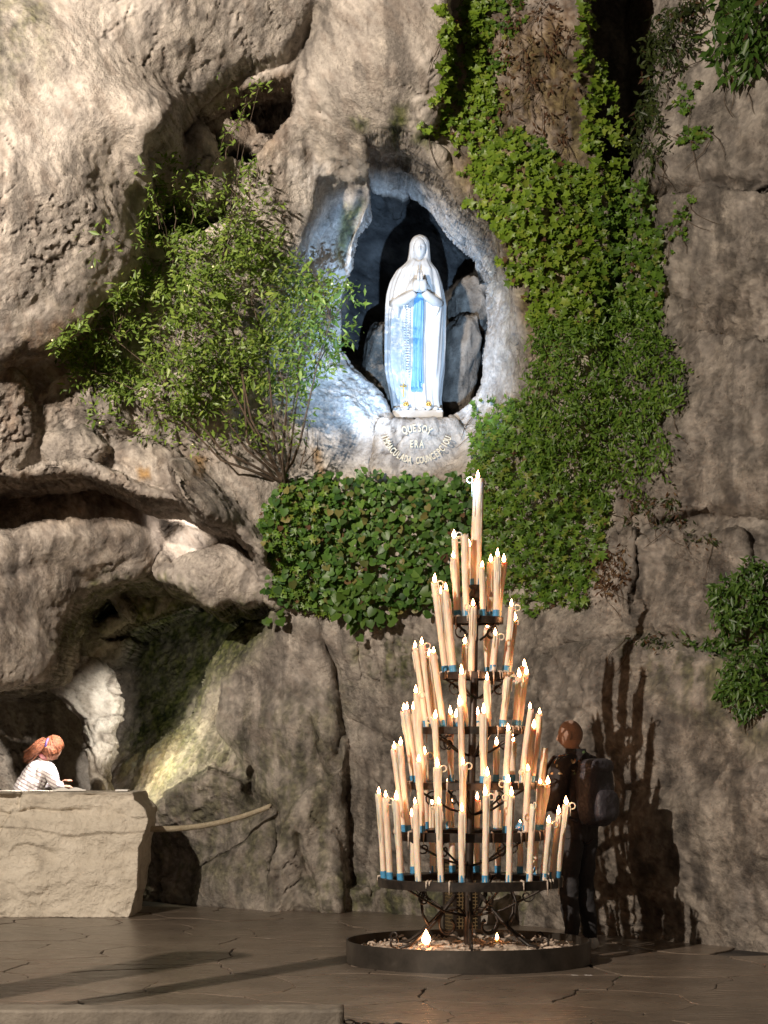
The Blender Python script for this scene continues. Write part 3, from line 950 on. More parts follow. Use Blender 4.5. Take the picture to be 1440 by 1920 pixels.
mat_joint = material("floor_joint", rough=0.8)
t = NT(mat_joint)
co = t.coords()
t.base(t.ramp(t.noise(co, 0.55, 3, 0.5), [(0.50, (0.12, 0.10, 0.083)), (0.58, (0.012, 0.009, 0.008))]))
mat_flag = material("flagstone", rough=0.45)
t = NT(mat_flag)
co = t.coords()
oi = t.n("ShaderNodeObjectInfo")
c = t.ramp(t.noise(co, 1.6, 6, 0.6, 0.5), [(0.3, (0.105, 0.082, 0.063)), (0.52, (0.15, 0.118, 0.092)), (0.72, (0.20, 0.160, 0.127))])
c = t.mix(0.5, c, t.ramp(oi.outputs["Random"], [(0, (0.86, 0.86, 0.87)), (1, (1.12, 1.10, 1.06))]), 'MULTIPLY')
mp = t.n("ShaderNodeMapping")
mp.inputs["Scale"].default_value = (0.8, 5.0, 1)
t.l(co, mp.inputs["Vector"])
n = t.noise(mp.outputs[0], 5.0, 6, 0.7)
c = t.mix(0.55, c, t.ramp(n, [(0.3, (0.6, 0.6, 0.6)), (0.6, (1, 1, 1)), (0.8, (1.35, 1.3, 1.25))]), 'MULTIPLY')
t.base(c)
t.l(t.ramp(n, [(0.3, (0.20,) * 3), (0.7, (0.42,) * 3)]), t.b.inputs["Roughness"])
t.nrm(t.bump(n, 0.25, 0.012))
mb = MB()
mb.add([(-30, -6, -0.013), (30, -6, -0.013), (30, 40, -0.013), (-30, 40, -0.013)], [(0, 1, 2, 3)])
floor = mb.build("floor", mat_joint, None, False)
tag(floor, kind="structure")
r_ = random.Random(5)
seeds = []
for a in range(-8, 8):
    for b in range(0, 16):
        y = 9.6 + b * 0.80
        seeds.append((a * 0.95 + (0.47 if b % 2 else 0) + r_.uniform(-0.42, 0.42), y + r_.uniform(-0.38, 0.38)))


def clip(poly, nx, ny, d):
    out = []
    for i in range(len(poly)):
        p, q = poly[i], poly[(i + 1) % len(poly)]
        a, b = p[0] * nx + p[1] * ny - d, q[0] * nx + q[1] * ny - d
        if a <= 0: out.append(p)
        if a * b < 0:
            s_ = a / (a - b)
            out.append((p[0] + (q[0] - p[0]) * s_, p[1] + (q[1] - p[1]) * s_))
    return out


for sx_, sy_ in seeds:
    if not (-0.20 * sy_ - 0.9 < sx_ < 0.19 * sy_ + 0.8 and 10.6 < sy_ < 21.4): continue
    if sx_ > 0.2 and sy_ > 20.6 - sx_ * 1.25: continue
    poly = [(sx_ - 2, sy_ - 2), (sx_ + 2, sy_ - 2), (sx_ + 2, sy_ + 2), (sx_ - 2, sy_ + 2)]
    near = sorted(seeds, key=lambda q: (q[0] - sx_) ** 2 + (q[1] - sy_) ** 2)[1:15]
    for qx, qy in near:
        dx, dy = qx - sx_, qy - sy_
        L = math.hypot(dx, dy)
        nx, ny = dx / L, dy / L
        poly = clip(poly, nx, ny, nx * (sx_ + dx / 2) + ny * (sy_ + dy / 2) - r_.choice((0.003, 0.005, 0.005, 0.010)))
    if len(poly) < 3: continue
    zt = r_.uniform(-0.004, 0.003)
    # broken, uneven edges that still fit their neighbours
    pp = []
    for i in range(len(poly)):
        p, q = poly[i], poly[(i + 1) % len(poly)]
        L = math.hypot(q[0] - p[0], q[1] - p[1])
        k_ = max(1, int(L / 0.07))
        for u in range(k_): pp.append((p[0] + (q[0] - p[0]) * u / k_, p[1] + (q[1] - p[1]) * u / k_))
    A_ = np.array([(x, y, 0) for x, y in pp], dtype=np.float32)
    ox = 0.15 * fbm(A_ * 1.3 + 5, 2) + 0.022 * fbm(A_ * 8 + 2, 2)
    oy = 0.15 * fbm(A_ * 1.3 + 55, 2) + 0.022 * fbm(A_ * 8 + 22, 2)
    pp = [(x + float(a), y + float(b)) for (x, y), a, b in zip(pp, ox, oy)]
    n_ = len(pp)
    cx, cy = sx_, sy_
    V = [(x - cx, y - cy, -0.03) for x, y in pp] + [(x - cx, y - cy, zt - 0.004) for x, y in pp] + \
        [((x - cx) * (1 - 0.006 / max(0.05, math.hypot(x - cx, y - cy))), (y - cy) * (1 - 0.006 / max(0.05, math.hypot(x - cx, y - cy))), zt) for x, y in pp]
    F_ = [tuple(range(2 * n_, 3 * n_))]
    for k in range(n_):
        l = (k + 1) % n_
        F_ += [(k, l, n_ + l, n_ + k), (n_ + k, n_ + l, 2 * n_ + l, 2 * n_ + k)]
    mb = MB()
    mb.add(V, F_)
    mb.build("flagstone", mat_flag, floor, False, (cx, cy, 0))


# ------------------------------------------------------------------ kerb and chain at the front
def rough_box(nx, ny, nz, d, fn):
    """a box from six gridded faces, its points moved by fn(array)->array"""
    V, F_, ix = [], [], {}

    def vid(i, j, k):
        if (i, j, k) not in ix:
            ix[(i, j, k)] = len(V)
            V.append((i / nx - 0.5, j / ny - 0.5, k / nz))
        return ix[(i, j, k)]
    for i in range(nx):
        for j in range(ny):
            F_ += [(vid(i, j, 0), vid(i, j + 1, 0), vid(i + 1, j + 1, 0), vid(i + 1, j, 0)), (vid(i, j, nz), vid(i + 1, j, nz), vid(i + 1, j + 1, nz), vid(i, j + 1, nz))]
        for k in range(nz):
            F_ += [(vid(i, 0, k), vid(i + 1, 0, k), vid(i + 1, 0, k + 1), vid(i, 0, k + 1)), (vid(i, ny, k), vid(i, ny, k + 1), vid(i + 1, ny, k + 1), vid(i + 1, ny, k))]
    for j in range(ny):
        for k in range(nz):
            F_ += [(vid(0, j, k), vid(0, j, k + 1), vid(0, j + 1, k + 1), vid(0, j + 1, k)), (vid(nx, j, k), vid(nx, j + 1, k), vid(nx, j + 1, k + 1), vid(nx, j, k + 1))]
    V = np.array(V) * np.array(d)
    return np_mesh("rough_box", fn(V.astype(np.float32)), np.array(F_))


mat_kerb = noisy_mat("kerb_stone", [(0.3, (0.10, 0.085, 0.068)), (0.55, (0.17, 0.145, 0.115)), (0.8, (0.24, 0.21, 0.17))], 5, 0.75, 0.6, 0.012, 34)


def kerb_fn(V):
    n = fbm(V * 7, 3)[:, None] * 0.006
    e = np.abs(V[:, 1]) > 0.12
    top = V[:, 2] > 0.115
    V[e & top, 2] -= 0.008
    return V + n * np.array([0.6, 1, 0.6])


kb = link_mesh("stone_kerb", rough_box(120, 8, 6, (4.2, 0.26, 0.12), kerb_fn), mat_kerb, None, True, (-0.225 - 2.1, 12.03, 0.0))
tag(kb, "low dark stone kerb along the bottom edge in front of the floor", "kerb")
mat_iron = noisy_mat("wrought_iron", [(0.35, (0.02, 0.017, 0.015)), (0.6, (0.055, 0.042, 0.034)), (0.8, (0.12, 0.075, 0.045))], 14, 0.42, 0.3, 0.004, 60, 0.55)
mb_ = []
ch = empty("iron_chain", (-0.20, 11.92, 0.0))
tag(ch, "black iron chain lying beside the end of the kerb", "chain")
for k in range(8):
    m = MB()
    pts = [(0.030 * math.cos(a), 0.013 * math.sin(a), 0) for a in [i * math.pi / 7 for i in range(14)]]
    m.tube(pts, 0.0055, 6, True)
    o = m.build("chain_link", mat_iron, ch, True, (0.012 + k * 0.044, 0.012 * math.sin(k * 1.3), 0.030 + 0.02 * math.exp(-k)))
    o.rotation_euler = (R(25 if k % 2 else 95), R(8 - k), R(6 * math.sin(k)))

# ------------------------------------------------------------------ the altar: a rough block of pale stone
mat_altar = noisy_mat("altar_stone", [(0.28, (0.36, 0.315, 0.255)), (0.45, (0.60, 0.535, 0.435)), (0.7, (0.74, 0.67, 0.56))], 3.4, 0.8, 1.0, 0.03, 26)
A_W, A_D, A_H = 2.3, 0.95, 1.13
a_right = at(262, 1600, 19.8).x


def altar_fn(V):
    z = V[:, 2].copy()
    xr = np.interp(z, [0, 0.02, 0.35, 0.62, 0.85, 0.98, 1.06, A_H], [-0.075, -0.07, -0.035, 0.0, 0.05, 0.03, -0.06, -0.07])
    f = sstep(0.35, 1.15, V[:, 0])
    V[:, 0] += f * xr + f * 0.03 * fbm(np.stack([z * 5, V[:, 1] * 3, z * 0], 1), 4)
    fr = V[:, 1] < -A_D / 2 + 1e-4
    body = z < A_H - 0.005
    q = np.stack([V[:, 0], V[:, 1] * 0, z], 1)
    r1 = fbm(q * np.array([1.4, 1, 2.2]) + 4, 5, 0.55)
    led = sstep(-0.02, 0.02, (z - 0.42 + 0.10 * perlin(q * 1.7) - 0.12 * sstep(0.1, 0.9, V[:, 0] - 0.2)))
    led2 = sstep(-0.02, 0.03, (z - 0.90 + 0.05 * perlin(q * 2.2 + 9)))
    ck = np.exp(-((z - 0.97 - 0.16 * np.clip(0.15 - V[:, 0], 0, 1) * -1.0 - 0.02 * perlin(q * 4)) / 0.012) ** 2) * sstep(-0.2, 0.1, V[:, 0]) * sstep(0.75, 0.45, V[:, 0])
    # the split that runs down on the left
    xl = 0.02 - 0.30 * np.sqrt(np.clip((0.98 - z) / 0.98, 0, 1)) * 1.25
    ck2 = np.exp(-((V[:, 0] - xl - 0.02 * perlin(q * 6)) / 0.018) ** 2) * sstep(0.25, 0.5, z)
    fl_ = fbm(q * 9 + 2, 4, 0.6)
    tq = 2.4 * fbm(q * np.array([0.9, 1, 1.5]) + 33, 2, 0.4)
    tq = np.floor(tq) + sstep(0.44, 0.56, tq - np.floor(tq)) - tq
    V[:, 1] += np.where(fr & body, 0.009 * fl_ + 0.030 * tq + 0.030 * r1 - 0.014 * fbm(q * np.array([2.2, 1, 3.4]) + 71, 3, 0.55, True) + 0.05 * led * 0.6 + 0.03 * led2 - 0.02 + 0.05 * ck + 0.07 * ck2 + 0.09 * sstep(0.03, -0.06, V[:, 0] - xl), 0.01 * r1)
    V[:, 2] += np.where(z > A_H - 0.005, 0.006 * perlin(q * 6), 0)
    return V


al = link_mesh("altar_block", rough_box(190, 30, 96, (A_W, A_D, A_H), altar_fn), mat_altar, None, True, (a_right - A_W / 2, 19.8 + A_D / 2, 0.0))
tag(al, "rough pale stone altar block in front of the cave, lower left", "altar")

# things on the altar
mat_paper = material("paper", (0.78, 0.76, 0.72), 0.7)
bk = empty("open_book", tuple(at(129, 1483, 20.25)[:2]) + (A_H + 0.008,), R(12))
tag(bk, "white open book on the altar before the bending person", "book")
for sgn in (-1, 1):
    m = MB()
    n = 8
    V, F_ = [], []
    for i in range(n + 1):
        u = i / n
        zz = 0.012 + 0.022 * math.sin(math.pi * min(1, u * 1.15)) * (1 - 0.3 * u)
        for yy in (-0.11, 0.11): V += [(sgn * u * 0.15, yy, zz), (sgn * u * 0.15, yy, 0.0)]
    for i in range(n):
        b = i * 4
        F_ += [(b, b + 4, b + 6, b + 2), (b + 1, b + 3, b + 7, b + 5), (b, b + 1, b + 5, b + 4), (b + 2, b + 6, b + 7, b + 3)]
    F_ += [(n * 4, n * 4 + 1, n * 4 + 3, n * 4 + 2), (0, 2, 3, 1)]
    m.add(V, F_)
    m.build("page_block", mat_paper, bk, False)
m = MB()
m.box((0, 0, 0), (0.115, 0.2, 0.014))
lt = m.build("altar_leaflet", mat_paper, None, False, tuple(at(230, 1483, 20.3)[:2]) + (A_H + 0.012,))
tag(lt, "small white leaflet lying near the right end of the altar", "leaflet")

# ------------------------------------------------------------------ rope barrier and step in the cave
mat_rope = noisy_mat("rope_fibre", [(0.3, (0.28, 0.23, 0.15)), (0.7, (0.46, 0.40, 0.29))], 30, 0.9, 0.5, 0.004, 120)
p0, p1 = at(266, 1553, 20.35), at(506, 1512, 20.72)
rp = empty("rope_barrier", tuple(p0))
tag(rp, "sagging pale twisted rope between the altar and the rock", "rope")
for s_ in range(3):
    pts = []
    for i in range(121):
        u = i / 120
        c_ = p0.lerp(p1, u) - Vector((0, 0, 0.075 * 4 * u * (1 - u)))
        a = u * 2 * math.pi * 21 + s_ * 2.094
        pts.append(c_ - p0 + Vector((0.1 * math.cos(a) * 0.09, math.sin(a) * 0.016, math.cos(a) * 0.016)))
    m = MB()
    m.tube(pts, 0.0165, 6)
    m.build("strand", mat_rope, rp)
m = MB()
m.ball((p1 - p0)[:], 0.02)
m.build("wall_ring", mat_iron, rp)


def slab_fn(V):
    n = fbm(V * 5 + 3, 4)[:, None] * 0.02
    d = np.clip(np.maximum(np.abs(V[:, 0]) / 0.30, np.abs(V[:, 1]) / 0.28) - 0.75, 0, 1)
    V[:, 2] -= np.where(V[:, 2] > 0.05, d * 0.10, 0)
    return V + n


sp0 = floor_at(318, 1668)
sl = link_mesh("stone_step", rough_box(30, 24, 6, (0.60, 0.56, 0.13), slab_fn), mat_kerb, None, True, (sp0.x, sp0.y, 0.0))
tag(sl, "low dark stone step beside the altar at the foot of the rock", "step")

# ------------------------------------------------------------------ candle stand
CS = Vector((0.0, 15.72, 0.0))
CS.x = at(878, 1760, CS.y).x
stand = empty("candle_stand", tuple(CS))
tag(stand, "tiered black iron candle stand on a round tray of wax", "candle stand")
mat_wax = material("candle_wax", (0.80, 0.68, 0.52), 0.45)
mat_wax.node_tree.nodes["Principled BSDF"].inputs["Subsurface Weight"].default_value = 0.55
mat_wax.node_tree.nodes["Principled BSDF"].inputs["Subsurface Radius"].default_value = (1.0, 0.45, 0.2)
mat_wax.node_tree.nodes["Principled BSDF"].inputs["Subsurface Scale"].default_value = 0.03
t = NT(mat_wax)
co = t.coords()
mp = t.n("ShaderNodeMapping")
mp.inputs["Scale"].default_value = (1, 1, 0.18)
t.l(co, mp.inputs["Vector"])
n = t.noise(mp.outputs[0], 60, 5, 0.65)
t.base(t.ramp(n, [(0.3, (0.64, 0.49, 0.37)), (0.55, (0.82, 0.67, 0.53)), (0.8, (0.89, 0.77, 0.63))]))
t.nrm(t.bump(n, 0.5, 0.006))
mat_sleeve = noisy_mat("blue_candle_foot", [(0.35, (0.035, 0.17, 0.33)), (0.6, (0.06, 0.27, 0.48)), (0.8, (0.25, 0.42, 0.55))], 40, 0.5, 0.2, 0.002, 80)
mat_flame = bpy.data.materials.new("candle_flame")
mat_flame.use_nodes = True
nt_ = mat_flame.node_tree
nt_.nodes.clear()
em = nt_.nodes.new("ShaderNodeEmission")
em.inputs[0].default_value = (1.0, 0.46, 0.20, 1)
em.inputs[1].default_value = 46.0
ou = nt_.nodes.new("ShaderNodeOutputMaterial")
nt_.links.new(em.outputs[0], ou.inputs[0])
mat_wick = material("wick", (0.02, 0.015, 0.012), 0.9)
mat_waxdirt = noisy_mat("dripped_wax", [(0.25, (0.16, 0.11, 0.08)), (0.45, (0.42, 0.33, 0.26)), (0.7, (0.66, 0.57, 0.47))], 16, 0.5, 0.8, 0.02, 30)

# tray
TR, TH = 0.885, 0.16
m = MB()
m.lathe([(TR, 0.002), (TR, TH), (TR - 0.012, TH), (TR - 0.012, 0.02), (0.05, 0.02)], 96, cap=False)
tray = m.build("tray", noisy_mat("tray_steel", [(0.3, (0.04, 0.035, 0.030)), (0.6, (0.085, 0.072, 0.060)), (0.85, (0.16, 0.14, 0.12))], 5, 0.38, 0.2, 0.004, 30, 0.6), stand)
md = tray.modifiers.new("es", 'EDGE_SPLIT')
md.split_angle = R(40)
# drifts of spilt wax in the tray
n1_, n2_ = 40, 120
V, F_ = [], []
for i in range(n1_ + 1):
    r0 = (TR - 0.014) * (i / n1_) ** 0.8
    for k in range(n2_):
        a = 2 * math.pi * k / n2_
        V.append((r0 * math.cos(a), r0 * math.sin(a), 0))
V = np.array(V, dtype=np.float32)
rr_ = np.hypot(V[:, 0], V[:, 1]) / TR
V[:, 2] = 0.098 + 0.03 * fbm(V * 5, 4) + 0.022 * fbm(V * 16 + 4, 3, 0.6, True) * 0.8 - 0.03 * rr_ ** 2
F_ = [(i * n2_ + k, i * n2_ + (k + 1) % n2_, (i + 1) * n2_ + (k + 1) % n2_, (i + 1) * n2_ + k) for i in range(n1_) for k in range(n2_)]
wx = link_mesh("spilt_wax", np_mesh("spilt_wax", V, np.array(F_)), mat_waxdirt, stand)
m = MB()
rw = random.Random(3)
for k in range(150):
    a, r0 = rw.uniform(0, 2 * math.pi), TR * math.sqrt(rw.uniform(0.02, 0.86))
    b, L = rw.uniform(0, math.pi), rw.uniform(0.02, 0.11)
    p = Vector((r0 * math.cos(a), r0 * math.sin(a), 0.115 + rw.uniform(-0.01, 0.02)))
    dv = Vector((math.cos(b), math.sin(b), rw.uniform(-0.25, 0.25))) * L
    m.tube([p - dv / 2, p + Vector((0, 0, 0.006)), p + dv / 2], [0.006, 0.011, 0.005], 5)
crumbs = m.build("wax_crumbs", mat_waxdirt, stand)
tag(crumbs, kind="stuff")

RINGS = [  # centre px, py of the plate at its ends, radius
    (881, 1645, 0.67), (879, 1558, 0.548), (885, 1467, 0.468), (886, 1364, 0.375), (894, 1262, 0.268), (896, 1158, 0.188)]
ring_c = []
for k, (cpx, cpy, rr) in enumerate(RINGS):
    p = at(cpx, cpy, CS.y)
    ring_c.append((p, rr))
    c0 = p - CS
    m = MB()
    band = 0.062 if k < 2 else 0.048
    m.lathe([(rr - 0.012, -band), (rr, -band), (rr, 0.0), (rr - 0.008, 0.004), (rr - 0.085, -0.006), (rr - 0.085, -0.014), (rr - 0.012, -0.012), (rr - 0.012, -band)], 64, tuple(c0), cap=False)
    rg = m.build("candle_ring", mat_iron, stand)
    md = rg.modifiers.new("es", 'EDGE_SPLIT')
    md.split_angle = R(40)
    for a in range(5):
        an = 2 * math.pi * (a + 0.3 * k) / 5
        dr = Vector((math.cos(an), math.sin(an), 0))
        m = MB()
        pts = [c0 + dr * r0 + Vector((0, 0, z)) for r0, z in ((0.02, -0.24 * (0.5 + rr)), (rr * 0.35, -0.20 * (0.5 + rr)), (rr * 0.7, -0.10 * (0.5 + rr)), (rr * 0.9, -0.045), (rr - 0.03, -0.03))]
        m.tube(pts, 0.009, 6)
        # curl under the ring
        cc = c0 + dr * (rr * 0.62) + Vector((0, 0, -0.10 - 0.05 * rr))
        sp = [cc + dr * (math.cos(q) * (0.012 + 0.006 * q)) + Vector((0, 0, math.sin(q) * (0.012 + 0.006 * q))) for q in [i * 0.55 for i in range(16)]]
        m.tube(sp, 0.0065, 5)
        m.build("bracket", mat_iron, stand)
    # wax that ran over the edge and froze
    m = MB()
    for i in range(int(10 + rr * 26)):
        an = rw.uniform(0, 2 * math.pi)
        dr = Vector((math.cos(an), math.sin(an), 0))
        q = c0 + dr * (rr + 0.002)
        L = rw.uniform(0.015, 0.075) if rw.random() < 0.8 else rw.uniform(0.08, 0.12)
        m.tube([q - dr * 0.03 + Vector((0, 0, 0.006)), q + Vector((0, 0, 0.004)), q + dr * 0.003 + Vector((0, 0, -L * 0.5)), q + dr * 0.003 + Vector((0, 0, -L))], [0.012, 0.008, 0.005, 0.003], 5)
    dw_ = m.build("wax_drips", mat_waxdirt, stand)
    tag(dw_, kind="stuff")
# column
topk = at(892, 1100, CS.y) - CS
m = MB()
m.tube([(0, 0, 0.03), (0.0, 0, 0.5), tuple(Vector((topk.x * 0.5, 0, topk.z * 0.55))), tuple(topk - Vector((0, 0, 0.10)))], [0.036, 0.034, 0.03, 0.022], 10)
m.build("column", mat_iron, stand)
m = MB()
m.lathe([(0.012, -0.12), (0.045, -0.09), (0.05, -0.055), (0.03, -0.02), (0.055, 0.0), (0.055, 0.012), (0.02, 0.012)], 20, tuple(topk))
m.build("top_holder", mat_iron, stand)
for a in range(4):
    an = a * math.pi / 2 + 0.5
    dr = Vector((math.cos(an), math.sin(an), 0))
    m = MB()
    cc = topk + dr * 0.06 + Vector((0, 0, -0.16))
    m.tube([cc + dr * (math.cos(q) * (0.03)) + Vector((0, 0, math.sin(q) * 0.035)) for q in [i * 0.5 - 1.5 for i in range(11)]], 0.006, 5)
    m.build("scroll", mat_iron, stand)
# legs
for an in (R(203), R(337), R(23), R(157), R(270)):
    dr = Vector((math.cos(an), math.sin(an), 0))
    m = MB()
    P_ = [(0.10, 0.475), (0.16, 0.41), (0.26, 0.30), (0.37, 0.20), (0.46, 0.135), (0.54, 0.118)]
    m.tube([dr * r0 + Vector((0, 0, z)) for r0, z in P_], 0.0135, 7)
    cc = (0.575, 0.165)
    m.tube([dr * (cc[0] + math.cos(q) * (0.05 - 0.0035 * i)) + Vector((0, 0, cc[1] + math.sin(q) * (0.05 - 0.0035 * i))) for i, q in enumerate([-1.9 + 0.5 * j for j in range(13)])], 0.0095, 6)
    m.build("leg", mat_iron, stand)
    m = MB()
    cc = (0.15, 0.27)
    m.tube([dr * 0.03 + Vector((0, 0, 0.34)), dr * 0.07 + Vector((0, 0, 0.385))] + [dr * (cc[0] + math.cos(q) * (0.10 - 0.0055 * i)) + Vector((0, 0, cc[1] + math.sin(q) * (0.11 - 0.006 * i))) for i, q in enumerate([1.7 - 0.45 * j for j in range(14)])], 0.0095, 6)
    m.tube([dr * 0.34 + Vector((0, 0, 0.52)), dr * 0.37 + Vector((0, 0, 0.44)), dr * 0.36 + Vector((0, 0, 0.34)), dr * 0.31 + Vector((0, 0, 0.26))], 0.0095, 6)
    m.build("scroll", mat_iron, stand)

# ------------------------------------------------------------------ candles
fl = MB()
fl.lathe([(0.002, -0.004), (0.0095, 0.002), (0.0135, 0.012), (0.0125, 0.022), (0.0075, 0.036), (0.003, 0.048), (0.0008, 0.055)], 10, fn=lambda x, y, z, a: (x + 0.0015 * math.sin(z * 60), y, z))
flame_me = fl.mesh("flame")
flame_me.materials.append(mat_flame)
flame_me.polygons.foreach_set("use_smooth", np.ones(len(flame_me.polygons), dtype=bool))
wk = MB()
wk.tube([(0, 0, -0.012), (0.001, 0, 0.004), (0.003, 0, 0.010)], 0.0014, 5)
wick_me = wk.mesh("wick")
wick_me.materials.append(mat_wick)
TIER = ["lowest", "second", "third", "fourth", "fifth", "highest"]
rc = random.Random(21)


def candle(base, top, rad, label, group, lit=True, curl=False, foot=True):
    root = empty("candle", tuple(base))
    tag(root, label, "candle", group)
    ax = top - base
    L = ax.length
    N, n = max(6, int(L / 0.035)), 14
    ph = rc.uniform(0, 100)
    V = []
    for i in range(N + 1):
        u = i / N
        c_ = ax * u + Vector((0.006 * math.sin(u * 3 + ph) * (u if foot else 0), 0.004 * math.sin(u * 5 + ph), 0))
        for k in range(n):
            a = 2 * math.pi * k / n
            r0 = rad * (1.0 + 0.05 * math.sin(3 * a + ph) + 0.06 * math.sin(5 * a + 2 * ph + u * 4) + rc.uniform(-0.03, 0.03))
            if u > 0.75: r0 *= 1 + 0.10 * max(0, math.sin(4 * a + ph)) * (u - 0.75) / 0.25
            if i == N: r0 *= 0.90
            V.append(c_ + Vector((r0 * math.cos(a), r0 * math.sin(a), (rc.uniform(-0.012, 0.006) if i == N else 0))))
    F_ = [(i * n + k, i * n + (k + 1) % n, (i + 1) * n + (k + 1) % n, (i + 1) * n + k) for i in range(N) for k in range(n)]
    V.append(ax - Vector((0, 0, 0.014)))
    F_ += [(N * n + k, N * n + (k + 1) % n, len(V) - 1) for k in range(n)]
    mm = MB()
    mm.add(V, F_)
    # runs of wax
    for q in range(rc.randint(2, 4)):
        a = rc.uniform(0, 2 * math.pi)
        dr = Vector((math.cos(a), math.sin(a), 0))
        u0, u1 = rc.uniform(0.86, 1.0), rc.uniform(0.35, 0.8)
        mm.tube([ax * (u0 + (u1 - u0) * j / 4) + dr * (rad + 0.001) for j in range(5)], [0.004, 0.0065, 0.005, 0.0055, 0.002], 5)
    if curl:
        a = rc.choice([0.2, -0.3, 2.9, 3.3, -1.2])
        dr = Vector((math.cos(a), math.sin(a), 0))
        cc = ax + dr * (rad + 0.020) - Vector((0, 0, 0.012))
        mm.tube([cc + dr * (-math.cos(q) * 0.022) + Vector((0, 0, math.sin(q) * 0.022)) for q in [i * 0.5 for i in range(11)]], 0.0055, 5)
        mm.tube([ax + dr * rad, ax + dr * (rad + 0.006) - Vector((0, 0, 0.03)), ax + dr * (rad + 0.004) - Vector((0, 0, rc.uniform(0.07, 0.14)))], [0.007, 0.005, 0.002], 5)
    mm.build("wax", mat_wax, root)
    if foot:
        mm = MB()
        d_ = ax.normalized()
        mm.tube([-d_ * 0.004, d_ * 0.02, d_ * 0.048], [rad * 1.07] * 3, 14, cap=False)
        mm.build("blue_foot", mat_sleeve, root)
    for me, nm in (((flame_me, "flame"), (wick_me, "wick")) if lit else ((wick_me, "wick"),)):
        o = bpy.data.objects.new(nm, me)
        col.objects.link(o)
        o.parent = root
        o.location = ax + (Vector((0, 0, 0.004)) if nm == "flame" else Vector((0, 0, 0)))
        if nm == "flame":
            s_ = rc.uniform(0.78, 1.12)
            o.scale = (s_, s_, s_ * rc.uniform(0.85, 1.2))
            o.rotation_euler = (0, rc.uniform(-0.08, 0.08), rc.uniform(0, 6))
    return root


# (base px, top px, top py, f = front half / b = back half of the ring)
CAND = [
    [(717, 710, 1488, 'f'), (731, 723, 1495, 'f'), (751, 743, 1500, 'f'), (785, 778, 1507, 'f'), (827, 823, 1507, 'f'), (866, 866, 1521, 'f'), (910, 910, 1491, 'f'), (954, 959, 1492, 'f'), (993, 998, 1507, 'f'),
     (1019, 1029, 1543, 'f'), (1036, 1047, 1526, 'f'), (1046, 1062, 1508, 'f'), (775, 772, 1530, 'b'), (812, 810, 1509, 'b'), (848, 846, 1506, 'b'), (893, 895, 1499, 'b'), (933, 935, 1518, 'b'), (975, 975, 1560, 'b'), (1003, 1004, 1535, 'b')],
    [(757, 739, 1405, 'f'), (766, 751, 1397, 'f'), (791, 785, 1428, 'f'), (823, 820, 1438, 'f'), (869, 868, 1433, 'f'), (912, 914, 1455, 'f'), (948, 953, 1467, 'f'), (985, 990, 1445, 'f'), (1006, 1013, 1470, 'f'), (1013, 1027, 1471, 'f'), (1008, 1023, 1402, 'b'),
     (798, 796, 1414, 'b'), (842, 840, 1470, 'b'), (930, 933, 1462, 'b'), (972, 975, 1549, 'b')],
    [(772, 757, 1333, 'f'), (781, 763, 1330, 'f'), (790, 775, 1330, 'b'), (795, 780, 1300, 'f'), (822, 816, 1347, 'f'), (868, 862, 1323, 'f'), (906, 907, 1337, 'f'), (949, 953, 1370, 'f'), (978, 994, 1329, 'f'), (989, 1001, 1365, 'f'), (996, 1012, 1339, 'f'),
     (845, 845, 1339, 'b'), (884, 884, 1440, 'b'), (930, 931, 1397, 'b'), (960, 962, 1390, 'b')],
    [(800, 778, 1215, 'f'), (808, 791, 1208, 'b'), (818, 805, 1230, 'b'), (832, 813, 1224, 'f'), (873, 866, 1264, 'f'), (916, 913, 1275, 'f'), (942, 952, 1268, 'f'), (966, 974, 1270, 'f'), (974, 987, 1264, 'f'), (968, 983, 1249, 'b'), (855, 855, 1345, 'b'), (896, 896, 1340, 'b')],
    [(832, 815, 1092, 'f'), (842, 827, 1113, 'b'), (850, 836, 1106, 'f'), (884, 887, 1136, 'f'), (924, 929, 1191, 'f'), (948, 959, 1137, 'f'), (955, 965, 1164, 'f'), (872, 872, 1207, 'b'), (914, 914, 1177, 'b')],
    [(860, 851, 1009, 'b'), (856, 850, 1046, 'f'), (874, 872, 1001, 'f'), (886, 880, 1025, 'b'), (905, 904, 1063, 'f'), (918, 920, 1053, 'b'), (930, 933, 1043, 'f'), (936, 945, 1054, 'b')],
]
for k, lst in enumerate(CAND):
    rp_, rr = ring_c[k]
    rr -= 0.034
    names = {}
    order = {'f': sorted([c for c in lst if c[3] == 'f'], key=lambda c: c[0]), 'b': sorted([c for c in lst if c[3] == 'b'], key=lambda c: c[0])}
    ORD = ["leftmost", "second from left", "third from left", "fourth from left", "fifth from left", "sixth from left", "seventh from left", "eighth from left", "ninth from left", "tenth from left", "eleventh from left", "rightmost"]
    for c in lst:
        px, tx, ty, side = c
        y = CS.y
        for _ in range(4):
            x = at(px, RINGS[k][1], y).x
            dx = max(-0.985, min(0.985, (x - rp_.x) / rr))
            y = CS.y + (-1 if side == 'f' else 1) * rr * math.sqrt(1 - dx * dx)
        base = Vector((rp_.x + dx * rr, y, rp_.z + 0.004))
        tp = at(tx, ty, y)
        o_ = order[side]
        i = o_.index(c)
        pos = "rightmost" if i == len(o_) - 1 and i > 0 else ORD[i]
        lab = "%s candle on the %s side of the %s ring of the candle stand" % (pos, "front" if side == 'f' else "far", TIER[k])
        lit = not ((k, px) in ((5, 874), (3, 942), (0, 993), (1, 1008)))
        candle(base, tp, 0.0235 + rc.uniform(-0.0015, 0.0015), lab, "candles on the candle stand", lit, rc.random() < 0.38)
tp = at(896, 897, CS.y)
candle(topk + CS + Vector((0, 0, 0.010)), tp, 0.040, "thickest candle standing alone at the top of the candle stand", "candles on the candle stand", True, True)
